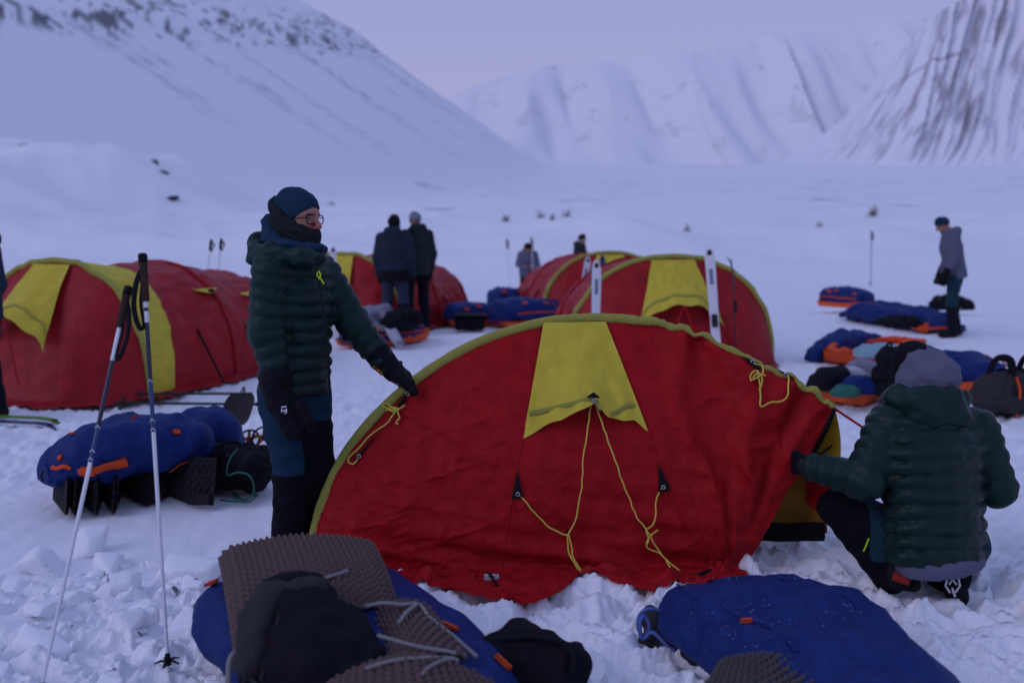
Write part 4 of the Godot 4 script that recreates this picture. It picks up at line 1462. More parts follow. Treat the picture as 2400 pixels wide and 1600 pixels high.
	# zip, its pull, pocket zip, the breast mark
	part("zip", Geo.new().tube(curve([Vector3(-0.904, 1.468, -4.615) - at, Vector3(-0.891, 1.364, -4.600) - at, Vector3(-0.876, 1.264, -4.592) - at, Vector3(-0.859, 1.060, -4.597) - at, Vector3(-0.856, 0.859, -4.610) - at], 30), 0.007, 6, 0.6), M.gaiter, t)
	part("zip_pull", Geo.new().tube(curve([Vector3(-0.889, 1.421, -4.585) - at, Vector3(-0.897, 1.401, -4.580) - at, Vector3(-0.880, 1.386, -4.575) - at, Vector3(-0.865, 1.362, -4.575) - at], 10), 0.0035, 6), M.neon, t)
	part("zip_pull", Geo.new().tube(curve([Vector3(-0.889, 1.421, -4.585) - at, Vector3(-0.881, 1.401, -4.580) - at, Vector3(-0.888, 1.382, -4.575) - at], 8), 0.0035, 6), M.neon, t)
	part("pocket_zip", Geo.new().tube([Vector3(-1.016, 1.174, -4.585) - at, Vector3(-1.007, 1.083, -4.580) - at], 0.004, 6), M.gaiter, t)
	# gauntlets: the far one grips the sleeve of the tent, the near one hangs
	var g := glove_near(at)
	part("mitten", g, M.glove, t)
	var k := t.get_child(t.get_child_count() - 1)
	part("emblem", emblem(Vector3(-1.041, 0.789, -4.475) - at), M.white_print, k)
	part("mitten_tip", Geo.new().tube([Vector3(-1.037, 0.656, -4.530) - at, Vector3(-1.015, 0.648, -4.520) - at], 0.008, 6), M.leather, k)
	part("cuff_buckle", Geo.new().tube([Vector3(-1.136, 0.820, -4.540) - at, Vector3(-1.124, 0.795, -4.520) - at], [0.012, 0.008], 6), M.boot, k)
	var gf := field([Vector3(-0.674, 1.020, -4.840) - at, Vector3(-0.457, 0.835, -4.780) - at], 0.10, 0.0065)
	gf.bone(Vector3(-0.657, 1.005, -4.835) - at, Vector3(-0.584, 0.925, -4.825) - at, 0.066, 0.050, 0.02)
	gf.bone(Vector3(-0.584, 0.920, -4.825) - at, Vector3(-0.536, 0.885, -4.830) - at, 0.046, 0.046, 0.02)
	gf.bone(Vector3(-0.555, 0.908, -4.790) - at, Vector3(-0.501, 0.867, -4.755) - at, 0.034, 0.030, 0.016)
	gf.bone(Vector3(-0.501, 0.867, -4.755) - at, Vector3(-0.472, 0.832, -4.735) - at, 0.030, 0.022, 0.012)
	for i in 4:
		var dz := 0.012 * i
		gf.bone(Vector3(-0.547, 0.896, -4.870) - at + Vector3(0.004 * i, 0.006 - 0.020 * i, dz), Vector3(-0.492, 0.849, -4.920) - at + Vector3(-0.026 * i, 0.006 - 0.026 * i, 0.0), 0.022, 0.018, 0.006)
		gf.bone(Vector3(-0.492, 0.849, -4.920) - at + Vector3(-0.026 * i, 0.006 - 0.026 * i, 0.0), Vector3(-0.469, 0.822, -4.900) - at + Vector3(-0.030 * i, 0.0 - 0.026 * i, 0.0), 0.018, 0.015, 0.006)
	var far_glove := part("glove", gf.mesh(Geo.new()), M.glove, t)
	part("leather_patch", Geo.new().tube([Vector3(-0.670, 0.950, -4.768) - at, Vector3(-0.648, 0.934, -4.760) - at, Vector3(-0.627, 0.913, -4.762) - at], [0.014, 0.018, 0.015], 8, 0.5, Vector3(0.6, 0.6, 0)), M.leather, far_glove)
	part("patch_eyelet", Geo.new().tube([Vector3(-0.661, 0.946, -4.752) - at, Vector3(-0.655, 0.940, -4.750) - at], 0.008, 8), M.boot, far_glove)
	part("wrist_strap", Geo.new().tube([Vector3(-0.600, 0.883, -4.790) - at, Vector3(-0.572, 0.911, -4.772) - at, Vector3(-0.552, 0.947, -4.790) - at, Vector3(-0.547, 0.961, -4.840) - at], 0.011, 6), M.boot, far_glove)


func dress_head(t: Node3D, hx: Transform3D) -> void:
	var body := t.get_node("body")
	for s in [-1.0, 1.0]:
		var eye := SphereMesh.new()
		eye.radius = 0.0105
		eye.height = 0.021
		eye.radial_segments = 16
		eye.rings = 8
		var where := Vector3(0.0735, -0.010, 0.030 * s)
		part("eye", eye, M.eye_white, body).transform = hx * Transform3D(Basis(), where)
		var iris := SphereMesh.new()
		iris.radius = 0.0055
		iris.height = 0.011
		part("iris", iris, M.cork, body).transform = hx * Transform3D(Basis(), where + Vector3(0.0075, -0.001, 0))
		part("eyelid", Geo.new().tube([Vector3(0.0085, 0.004, -0.011), Vector3(0.0128, 0.0058, 0), Vector3(0.0085, 0.004, 0.011)], [0.0025, 0.0035, 0.0025], 6), M.leather, body).transform = hx * Transform3D(Basis(), where)
	var hat := Field.new(Vector3(-0.16, -0.08, -0.13), Vector3(0.14, 0.16, 0.13), 0.006)
	hat.bone(Vector3(-0.038, 0.030, 0), Vector3(0.004, 0.030, 0), 0.098, 0.095, 0.02, Vector3(0, 0, 1), 0.92)
	hat.bone(Vector3(-0.045, 0.075, 0), Vector3(-0.02, 0.078, 0), 0.052, 0.05, 0.04)
	hat.cut(Vector3(0.098, 0.046, 0), Vector3(0.62, -0.78, 0))
	hat.roughen(func(p: Vector3) -> float: return 0.003 * noise.get_noise_3d(p.x * 30.0, p.y * 30.0, p.z * 14.0))
	part("beanie", hat.mesh(Geo.new()), M.knit_navy, t).transform = hx
	var gt := Field.new(Vector3(-0.19, -0.22, -0.15), Vector3(0.16, 0.16, 0.15), 0.0065)
	gt.bone(Vector3(-0.044, 0.045, 0), Vector3(-0.030, -0.045, 0), 0.108, 0.104, 0.03, Vector3(0, 0, 1), 0.95)
	gt.bone(Vector3(0.02, -0.03, 0), Vector3(0.058, -0.085, 0), 0.084, 0.050, 0.04)
	gt.bone(Vector3(0.075, -0.068, 0), Vector3(0.082, -0.092, 0), 0.036, 0.034, 0.03)
	gt.bone(Vector3(0.02, -0.08, 0), Vector3(0.0, -0.17, 0), 0.078, 0.082, 0.03)
	gt.cut(Vector3(0.108, -0.064, 0), Vector3(0.54, 0.84, 0))
	gt.roughen(func(p: Vector3) -> float: return 0.004 * sin((p.x * 0.84 - p.y * 0.54) * 30.0 + (p.x * 0.54 + p.y * 0.84) * 120.0 + 3.0 * noise.get_noise_3d(p.x * 12.0, p.y * 12.0, p.z * 12.0)))
	part("neck_gaiter", gt.mesh(Geo.new()), M.gaiter, t).transform = hx
	var gl := Node3D.new()
	gl.name = "glasses"
	t.add_child(gl)
	gl.transform = hx
	for s in [-1.0, 1.0]:
		var rim := []
		for i in 25:
			var a := TAU * i / 24.0
			var cx := signf(cos(a)) * pow(absf(cos(a)), 0.6) * 0.0265
			var cy := signf(sin(a)) * pow(absf(sin(a)), 0.6) * 0.0205
			rim.append(Vector3(0.097 - 0.006 * absf(0.032 * s + cx * s) / 0.06, -0.012 + cy, 0.0335 * s + cx))
		part("rim", Geo.new().tube(rim, 0.0026, 7), M.frame_black, gl)
		var pane := Geo.new()
		pane.loft([rim.slice(0, 24), rim.slice(0, 24).map(func(p): return p - Vector3(0.0015, 0, 0))])
		part("lens", pane, M.lens, gl)
		part("temple", Geo.new().tube([Vector3(0.093, -0.004, 0.060 * s), Vector3(0.085, -0.004, 0.068 * s), Vector3(0.03, -0.008, 0.082 * s), Vector3(-0.02, -0.012, 0.088 * s)], 0.0024, 6), M.frame_black, gl)
	part("bridge", Geo.new().tube([Vector3(0.097, -0.006, -0.009), Vector3(0.103, -0.003, 0), Vector3(0.097, -0.006, 0.009)], 0.0022, 6), M.frame_black, gl)


func emblem(c: Vector3) -> Geo:
	# a small shield under a bar
	var g := Geo.new()
	g.tube([c + Vector3(-0.012, 0.016, 0), c + Vector3(0.012, 0.020, 0)], 0.0032, 6)
	g.tube([c + Vector3(-0.011, 0.008, 0), c + Vector3(-0.010, -0.008, 0), c + Vector3(0.0, -0.018, 0), c + Vector3(0.011, -0.006, 0), c + Vector3(0.011, 0.010, 0)], 0.0034, 6)
	g.tube([c + Vector3(-0.005, 0.004, 0), c + Vector3(0.002, -0.004, 0.001), c + Vector3(0.008, 0.006, 0)], 0.003, 6)
	return g


func glove_near(at: Vector3) -> Geo:
	var f := field([Vector3(-1.098, 0.945, -4.550) - at, Vector3(-0.974, 0.648, -4.500) - at], 0.13, 0.0075)
	f.bone(Vector3(-1.091, 0.928, -4.550) - at, Vector3(-1.076, 0.833, -4.545) - at, 0.077, 0.066, 0.02)
	f.bone(Vector3(-1.076, 0.839, -4.545) - at, Vector3(-1.056, 0.804, -4.540) - at, 0.062, 0.056, 0.02)
	f.bone(Vector3(-1.047, 0.784, -4.535) - at, Vector3(-1.008, 0.693, -4.530) - at, 0.058, 0.056, 0.03, Vector3(1, -0.4, 0), 1.12)
	f.bone(Vector3(-0.974, 0.811, -4.500) - at, Vector3(-0.940, 0.740, -4.500) - at, 0.026, 0.026, 0.02)
	f.bone(Vector3(-0.940, 0.740, -4.500) - at, Vector3(-0.921, 0.697, -4.500) - at, 0.026, 0.020, 0.015)
	f.roughen(func(p: Vector3) -> float: return 0.006 * noise.get_noise_3d(p.x * 20.0, p.y * 20.0, p.z * 20.0))
	return f.mesh(Geo.new())


func make_crouching_person() -> void:
	var at: Vector3 = Vector3(1.885, 0.000, -4.264)
	var t := thing("person", "person crouching with their back turned, dark green down jacket and grey hood", "person", at, "people about the camp")
	var fwd := Vector3(-0.42, 0, -0.91)
	var right := Vector3(0.91, 0, -0.42)
	var J := {
		"head": Vector3(1.891, 0.950, -4.540), "neck": Vector3(1.894, 0.821, -4.500), "chest": Vector3(1.898, 0.595, -4.420), "pelvis": Vector3(1.924, 0.180, -4.340),
		"shl": Vector3(1.710, 0.732, -4.440), "ell": Vector3(1.565, 0.500, -4.320), "wrl": Vector3(1.376, 0.533, -4.450), "hal": Vector3(1.295, 0.536, -4.560),
		"shr": Vector3(2.139, 0.699, -4.500), "elr": Vector3(2.216, 0.438, -4.440), "wrr": Vector3(2.249, 0.385, -4.720), "har": Vector3(2.139, 0.415, -4.860),
		"hipl": Vector3(1.796, 0.201, -4.380), "knl": Vector3(1.531, 0.323, -4.520), "anl": Vector3(1.724, 0.048, -4.380), "toel": Vector3(1.792, 0.027, -4.300),
		"hipr": Vector3(2.043, 0.191, -4.380), "knr": Vector3(2.043, -0.085, -4.780), "anr": Vector3(2.002, 0.059, -4.360), "toer": Vector3(1.998, -0.024, -4.320),
	}
	var L := {}
	for k in J:
		L[k] = J[k] - at
	var paint := func(p: Vector3) -> Color:
		var q := p + at
		if q.x > 1.62 and q.y > 0.13 and q.y < 0.5:
			return Color(0.013, 0.038, 0.058)
		return Color(0.006, 0.006, 0.009)
	dress(t, L, {"right": right, "face": fwd, "cell": 0.0105, "amp": 0.020, "period": 0.066, "blend": 0.014, "depth": 0.175, "wide": 1.42, "arm": 0.098, "thigh": 0.12, "hem": Vector3(1.915, 0.128, -4.340) - at, "jacket": M.down_green, "paint": paint, "hood": false, "boots": false, "gloves": false})
	# shell hem below the down jacket
	var hm := field([Vector3(1.920, 0.144, -4.340) - at], 0.30, 0.011)
	hm.bone(Vector3(1.916, 0.225, -4.340) - at, Vector3(1.922, 0.143, -4.330) - at, 0.140, 0.165, 0.02, right, 1.36)
	hm.cut(Vector3(1.924, 0.103, -4.330) - at, Vector3(0.10, -1, 0))
	part("shell_hem", hm.mesh(Geo.new()), M.shell_grey, t)
	# hoods
	var dh := field([Vector3(1.900, 0.825, -4.420) - at], 0.27, 0.0105)
	for q in [[Vector3(1.740, 0.858, -4.440), Vector3(1.829, 0.801, -4.340), 0.055, 0.060], [Vector3(1.829, 0.801, -4.340), Vector3(1.973, 0.797, -4.360), 0.060, 0.055], [Vector3(1.973, 0.797, -4.360), Vector3(2.035, 0.848, -4.460), 0.055, 0.045], [Vector3(1.806, 0.856, -4.360), Vector3(1.955, 0.864, -4.370), 0.06, 0.055], [Vector3(1.740, 0.858, -4.440), Vector3(1.748, 0.810, -4.560), 0.05, 0.04]]:
		dh.bone(q[0] - at, q[1] - at, q[2], q[3], 0.03)
	dh.roughen(func(p: Vector3) -> float: return 0.014 * noise.get_noise_3d(p.x * 9.0, p.y * 14.0, p.z * 9.0))
	part("jacket_hood", dh.mesh(Geo.new()), M.down_green, t)
	var gh := field([Vector3(1.904, 0.966, -4.540) - at], 0.26, 0.0095)
	gh.bone(Vector3(1.892, 0.968, -4.560) - at, Vector3(1.938, 0.948, -4.500) - at, 0.112, 0.105, 0.03)
	gh.bone(Vector3(1.918, 0.929, -4.520) - at, Vector3(1.888, 0.821, -4.500) - at, 0.115, 0.105, 0.04)
	gh.bone(Vector3(1.820, 0.912, -4.500) - at, Vector3(1.816, 0.825, -4.480) - at, 0.06, 0.06, 0.03)
	gh.cut(Vector3(1.797, 0.958, -4.600) - at, Vector3(-0.80, 0.48, -0.35))
	gh.roughen(func(p: Vector3) -> float: return 0.010 * noise.get_noise_3d(p.x * 13.0, p.y * 17.0, p.z * 13.0))
	part("shell_hood", gh.mesh(Geo.new()), M.shell_grey, t)
	var hat := field([Vector3(1.859, 0.991, -4.580) - at], 0.20, 0.009)
	hat.bone(Vector3(1.868, 1.000, -4.590) - at, Vector3(1.882, 0.962, -4.570) - at, 0.098, 0.098, 0.02)
	part("beanie", hat.mesh(Geo.new()), M.knit_black, t)
	# gloves, boots
	var gf := field([Vector3(1.376, 0.533, -4.450) - at, Vector3(1.295, 0.536, -4.560) - at], 0.11, 0.008)
	gf.bone(Vector3(1.385, 0.531, -4.450) - at, Vector3(1.347, 0.533, -4.500) - at, 0.052, 0.046, 0.02)
	for i in 4:
		var o := Vector3(0, 0.036 - 0.024 * i, 0.004 * i)
		gf.bone(Vector3(1.355, 0.533, -4.500) - at + o * 0.6, Vector3(1.325, 0.534, -4.550) - at + o, 0.020, 0.018, 0.008)
		gf.bone(Vector3(1.325, 0.534, -4.550) - at + o, Vector3(1.334, 0.508, -4.620) - at + o, 0.018, 0.015, 0.008)
	gf.bone(Vector3(1.342, 0.561, -4.470) - at, Vector3(1.309, 0.587, -4.500) - at, 0.020, 0.016, 0.012)
	part("glove", gf.mesh(Geo.new()), M.glove, t)
	part("glove", glove_mesh(L.wrr, L.har, right, 0.011, 0.06), M.glove, t)
	var bl := field([Vector3(1.727, 0.063, -4.340) - at, Vector3(1.793, 0.034, -4.280) - at], 0.12, 0.009)
	bl.bone(Vector3(1.711, 0.110, -4.380) - at, Vector3(1.737, 0.059, -4.340) - at, 0.060, 0.055, 0.02)
	bl.bone(Vector3(1.734, 0.050, -4.330) - at, Vector3(1.793, 0.036, -4.290) - at, 0.048, 0.034, 0.03)
	part("boot", bl.mesh(Geo.new()), M.boot, t)
	part("boot_upper", Geo.new().tube([Vector3(1.694, 0.084, -4.270) - at, Vector3(1.754, 0.065, -4.235) - at], [0.024, 0.016], 8), M.boot_red, t.get_child(t.get_child_count() - 1))
	var br := field([Vector3(1.980, 0.037, -4.300) - at], 0.20, 0.009)
	br.bone(Vector3(1.998, 0.064, -4.360) - at, Vector3(1.999, -0.028, -4.300) - at, 0.052, 0.046, 0.03, right, 1.15)
	br.bone(Vector3(2.025, 0.050, -4.420) - at, Vector3(2.044, 0.047, -4.500) - at, 0.055, 0.06, 0.03)
	br.cut(Vector3(1.974, 0.032, -4.285) - at, Vector3(-0.1, 0.0, 1.0))
	var boot := part("boot", br.mesh(Geo.new()), M.boot, t)
	var sole := Geo.new()
	for line in [[[2176, 1320], [2172, 1345], [2184, 1362]], [[2200, 1320], [2206, 1345], [2196, 1362]], [[2176, 1320], [2188, 1312], [2200, 1320]], [[2180, 1342], [2188, 1330], [2198, 1342]], [[2188, 1350], [2192, 1362], [2196, 1372]]]:
		var pts := []
		for q in line:
			var w := (Vector3(1.961, 0.046, -4.275) - at)
			pts.append(w + Vector3((q[0] - 2188) / 530.0, -(q[1] - 1340) / 530.0, 0.0))
		sole.tube(pts, 0.005, 6)
	part("sole_tread", sole, M.white_print, boot)
	part("hem_cord", Geo.new().tube(curve([Vector3(1.612, 0.226, -4.360) - at, Vector3(1.598, 0.197, -4.350) - at, Vector3(1.587, 0.169, -4.350) - at], 6), 0.004, 6), M.neon, t)


func make_far_people() -> void:
	var blueblack := func(p: Vector3) -> Color: return Color(0.030, 0.045, 0.075) if p.y > 0.48 else Color(0.009, 0.009, 0.013)
	var dark := func(_p: Vector3) -> Color: return Color(0.010, 0.011, 0.016)
	var tealdark := func(p: Vector3) -> Color: return Color(0.015, 0.04, 0.055) if p.x > 0.0 and p.y > 0.45 else Color(0.009, 0.009, 0.013)
	standing("person in blue shell jacket with black waist, back turned, beside one in green", Vector3(-1.752, 0.000, -14.857), PI - 0.1, 1.80, {"jacket": M.shell_dark, "hat": M.knit_black, "scarf": M.gaiter, "paint": blueblack, "fat": 1.08, "arm": 0.082, "waist": true})
	standing("person in dark green jacket and grey beanie behind the one in blue", Vector3(-1.460, 0.000, -15.226), PI + 0.45, 1.86, {"jacket": M.shell_green, "hat": M.cloth_grey, "paint": dark, "fat": 1.05, "nod": 0.15})
	standing("person in grey jacket and teal beanie looking down beside a flat blue bag", Vector3(6.513, 0.000, -14.621), -PI / 2 - 0.25, 1.82, {"jacket": M.shell_grey, "hat": M.knit_navy, "paint": tealdark, "bow": 0.20, "nod": 0.35, "stride": 0.05})
	standing("small distant person in grey jacket bending over their hands", Vector3(0.379, -0.346, -24.000), 0.0, 1.62, {"jacket": M.shell_grey, "hat": M.knit_black, "paint": dark, "bow": 0.22, "nod": 0.45, "arms": "front", "gloves": false})
	standing("distant person in dark green seen above the farthest tent", Vector3(1.633, -0.344, -24.500), PI / 2 - 0.5, 1.78, {"jacket": M.shell_green, "hat": M.knit_black, "paint": dark, "bow": 0.1})
	standing("person at the picture's left edge beside lying skis, mostly out of view", Vector3(-4.511, 0.000, -8.433), -0.6, 1.78, {"jacket": M.shell_dark, "hat": M.knit_black, "paint": dark})

# ------------------------------------------------------------------ sledges, bags, pads, poles
# a soft filled shape lofted along its floor line: half widths, heights, lumps and creases
func soft(line: Array, half: Array, tall: Array, n := 40, seg := 36, lump := 0.015, seed_ := 0.0, square := 0.72) -> Geo:
	var path := curve(line, n)
	var ws := curve(half, n)
	var hs := curve(tall, n)
	var rings := []
	for i in n + 1:
		var d: Vector3 = (path[mini(i + 1, n)] - path[maxi(i - 1, 0)]).normalized()
		var side := d.cross(Vector3.UP).normalized()
		var ring := []
		for k in seg:
			var a := TAU * k / seg
			var c := cos(a)
			var s := sin(a)
			var x := signf(c) * pow(absf(c), square) * maxf(ws[i], 0.004)
			var y := (signf(s) * pow(absf(s), square) * 0.5 + 0.5) * maxf(hs[i], 0.006)
			var p: Vector3 = path[i] + side * x + Vector3(0, y, 0)
			var out := (side * c + Vector3(0, s, 0))
			var w := lump * noise.get_noise_3d(p.x * 4.5 + seed_, p.y * 6.0, p.z * 4.5) + lump * 0.9 * (ridge.get_noise_3d(p.x * 2.2 + seed_, p.y * 3.0, p.z * 2.2) - 0.2) + lump * 0.5 * pow(maxf(ridge.get_noise_3d(p.x * 4.0 + seed_, p.y * 4.0, p.z * 4.0), 0.0), 2.0) + lump * 0.15 * noise.get_noise_3d(p.x * 17.0, p.y * 17.0, p.z * 17.0 + seed_)
			if y < 0.02:
				w = minf(w, 0.0)
			ring.append(p + out * w)
		rings.append(ring)
	return Geo.new().loft(rings)


# plastic sledge tub: flat floor, flared sides with a rolled lip, nose turned up; runs from a (tail) to b (nose)
func hull_mesh(a: Vector3, b: Vector3, half: float, deep: float) -> Geo:
	var d := (b - a).normalized()
	var side := d.cross(Vector3.UP).normalized()
	var g := Geo.new()
	for shell: float in [0.0, 0.012]:
		g.grid(28, 24, func(u: float, v: float):
			var along_ := u
			var end := pow(absf(2.0 * u - 1.0), 6.0)
			var w := half * (1.0 - 0.45 * end) - shell
			var s := v * 2.0 - 1.0
			var x := signf(s) * minf(absf(s) * 1.7, 0.86 + absf(s) * 0.14) * w
			var y := deep * smoothstep(0.52, 0.92, absf(s)) * (1.0 + 0.35 * smoothstep(0.7, 1.0, u))
			y = maxf(y, deep * smoothstep(0.86, 1.0, u) * 1.3)
			y = maxf(y, deep * smoothstep(0.10, 0.0, u))
			return a.lerp(b, along_) + side * x + Vector3(0, y + shell + 0.012 * sin(u * 40.0) * 0.15, 0))
	return g


# the point of a made surface nearest to p, and the way that surface faces there
func nearest(geo: Geo, p: Vector3) -> Array:
	var best := 0
	var least := 1e9
	for i in geo.v.size():
		var d := geo.v[i].distance_squared_to(p)
		if d < least:
			least = d
			best = i
	var n := Vector3.ZERO
	for i in range(0, geo.idx.size(), 3):
		if geo.idx[i] == best or geo.idx[i + 1] == best or geo.idx[i + 2] == best:
			n += (geo.v[geo.idx[i + 2]] - geo.v[geo.idx[i]]).cross(geo.v[geo.idx[i + 1]] - geo.v[geo.idx[i]])
	var mid := Vector3.ZERO
	for p2 in geo.v:
		mid += p2
	mid /= geo.v.size()
	n = n.normalized()
	return [geo.v[best], n if n.dot(geo.v[best] - mid) > 0.0 else -n]


func sewn_tab(parent: Node3D, geo: Geo, p: Vector3, dir: Vector3, l: float, w: float) -> void:
	var q := nearest(geo, p)
	var n: Vector3 = q[1]
	var d := (dir - n * dir.dot(n)).normalized()
	part("orange_tab", Geo.new().box(Transform3D(Basis(d, n, d.cross(n)), q[0] + n * 0.008), Vector3(l, 0.012, w), 0.003), M.orange, parent)


func sewn_line(called: String, parent: Node3D, geo: Geo, points: Array, r: float, m: Material, flat := 0.5) -> void:
	var pts := []
	var nrm := []
	for p in curve(points, 24):
		var q := nearest(geo, p)
		pts.append(q[0])
		nrm.append(q[1])
	for k in 6:
		var was := pts.duplicate()
		for i in range(1, pts.size() - 1):
			pts[i] = (was[i - 1] + was[i] + was[i + 1]) / 3.0
	for i in pts.size():
		pts[i] += nrm[i] * (0.008 + r * flat * 0.8)
	part(called, Geo.new().tube(pts, r, 8, flat, nearest(geo, points[0])[1]), m, parent)


func patch(parent: Node3D, c: Vector3, along_: Vector3, across: Vector3, l: float, w: float, m: Material, called := "orange_tab") -> void:
	# a sewn-on piece of webbing standing a little off the cloth
	var n := along_.cross(across).normalized()
	var x := Transform3D(Basis(along_.normalized(), n, across.normalized()), c)
	part(called, Geo.new().box(x, Vector3(l, 0.008, w), 0.003), m, parent)


# a loaded pulk: orange hull, zipped blue cover, orange tabs
func pulk(label: String, tail: Vector3, nose: Vector3, half: float, tall: float, group := "loaded sledges of the camp", seed_ := 0.0, lump := 0.03) -> Node3D:
	var at := tail.lerp(nose, 0.5)
	var t := thing("pulk", label, "sledge", at, group)
	var a := tail - at
	var b := nose - at
	part("hull", hull_mesh(a, b, half, 0.10), M.orange_hull, t)
	var cover := soft([a.lerp(b, 0.02) + Vector3(0, 0.05, 0), a.lerp(b, 0.12) + Vector3(0, 0.04, 0), a.lerp(b, 0.35) + Vector3(0, 0.03, 0), a.lerp(b, 0.65) + Vector3(0, 0.03, 0), a.lerp(b, 0.88) + Vector3(0, 0.04, 0), a.lerp(b, 0.97) + Vector3(0, 0.06, 0)], [half * 0.3, half * 0.8, half * 0.97, half * 0.95, half * 0.75, half * 0.25], [tall * 0.35, tall * 0.85, tall, tall * 0.9, tall * 0.75, tall * 0.3], 34, 30, lump, seed_)
	var c := part("cover", cover, M.bag_blue, t)
	var d := (b - a).normalized()
	var side := d.cross(Vector3.UP).normalized()
	for s in [-1.0, 1.0]:
		var zip := []
		for i in 5:
			zip.append(a.lerp(b, 0.14 + 0.18 * i) + side * s * half + Vector3(0, 0.03 + tall * 0.48 + 0.03 * noise.get_noise_2d(i * 1.3, seed_), 0))
		sewn_line("zip", c, cover, zip, 0.013, M.orange)
		for f in [0.25, 0.5, 0.75]:
			sewn_tab(c, cover, a.lerp(b, f + 0.08 * noise.get_noise_2d(f * 9.0, seed_ + s)) + side * s * half * 0.9 + Vector3(0, tall * 0.9, 0), d + side * 0.2, 0.10, 0.05)
	return t


# a foam mat with egg-crate bumps; f(u, v) gives the middle surface, n its upper side
func egg_mat(across: int, down: int, f: Callable, height_ := 0.021, per := 6) -> Geo:
	var nu := across * per
	var nv := down * per
	var pts := PackedVector3Array()
	pts.resize((nu + 1) * (nv + 1))
	for j in nv + 1:
		for i in nu + 1:
			pts[j * (nu + 1) + i] = f.call(float(i) / nu, float(j) / nv)
	var nrm := func(i: int, j: int) -> Vector3:
		var du := pts[j * (nu + 1) + mini(i + 1, nu)] - pts[j * (nu + 1) + maxi(i - 1, 0)]
		var dv := pts[mini(j + 1, nv) * (nu + 1) + i] - pts[maxi(j - 1, 0) * (nu + 1) + i]
		return du.cross(dv).normalized()
	var g := Geo.new()
	for shell: float in [1.0, -1.0]:
		g.grid(nu, nv, func(u: float, v: float):
			var i := int(round(u * nu))
			var j := int(round(v * nv))
			var e := sin(TAU * 0.5 * i / per * 1.0) * sin(TAU * 0.5 * j / per * 1.0)
			var rim := minf(minf(i, nu - i), minf(j, nv - j)) / float(per)
			var k := clampf(rim, 0.0, 1.0)
			return pts[j * (nu + 1) + i] + nrm.call(i, j) * (height_ * e * k + 0.004 * shell))
	return g


func backpack(label: String, at: Vector3, turn: float, size: Vector3, m: Material, group := "") -> Node3D:
	# lies on its back panel: main sack along x, lid at +x, side pockets, straps
	var t := thing("backpack", label, "backpack", at, group)
	t.rotation.y = turn
	var f := Field.new(Vector3(-size.x * 0.75, -0.08, -size.z * 0.9), Vector3(size.x * 0.75, size.y * 1.6, size.z * 0.9), size.x / 55.0, noise)
	var h := size.y * 0.5
	f.bone(Vector3(-size.x * 0.32, h * 0.95, 0), Vector3(size.x * 0.22, h, 0), h * 0.95, h, 0.05, Vector3(0, 0, 1), size.z / size.y * 0.95)
	f.bone(Vector3(size.x * 0.30, h * 1.15, -size.z * 0.2), Vector3(size.x * 0.30, h * 1.15, size.z * 0.2), h * 0.75, h * 0.75, 0.02)
	for s in [-1.0, 1.0]:
		f.bone(Vector3(-size.x * 0.25, h * 0.6, s * size.z * 0.42), Vector3(size.x * 0.08, h * 0.6, s * size.z * 0.42), h * 0.42, h * 0.36, 0.03)
	f.cut(Vector3.ZERO, Vector3.DOWN)
	f.roughen(func(p: Vector3) -> float: return 0.016 * noise.get_noise_3d(p.x * 9.0, p.y * 9.0, p.z * 9.0) + 0.010 * ridge.get_noise_3d(p.x * 4.0, p.y * 4.0, p.z * 4.0))
	part("sack", f.mesh(Geo.new()), m, t)
	for s in [-1.0, 1.0]:
		var pts := []
		for i in 9:
			var a := PI * i / 8.0
			pts.append(Vector3(size.x * (0.12 * s), h * (0.95 + 0.0) + sin(a) * h * 1.06, -cos(a) * size.z * 0.50))
		part("strap", Geo.new().tube(pts, 0.013, 6, 0.35, Vector3(1, 0, 0)), M.web_black, t)
		part("buckle", Geo.new().box(Transform3D(Basis(), Vector3(size.x * 0.12 * s, h * 1.72, size.z * 0.36)), Vector3(0.035, 0.016, 0.045), 0.005), M.bag_grey, t)
		part("haul_loop", Geo.new().tube(curve([Vector3(size.x * 0.42, h * 1.2, s * 0.05), Vector3(size.x * 0.58, h * 1.3, s * 0.04), Vector3(size.x * 0.52, h * 0.6, s * 0.10), Vector3(size.x * 0.40, h * 0.4, s * 0.12)], 14), 0.010, 6), M.web_black, t)
	return t


func rope(called: String, label: String, points: Array, r: float, m: Material, lift := 0.0) -> void:
	var at: Vector3 = points[0]
	var t := thing(called, label, "rope", at)
	var pts := []
	for p in curve(points, points.size() * 8):
		pts.append(p - at + Vector3(0, lift, 0))
	part("cord", Geo.new().tube(pts, r, 7), m, t)


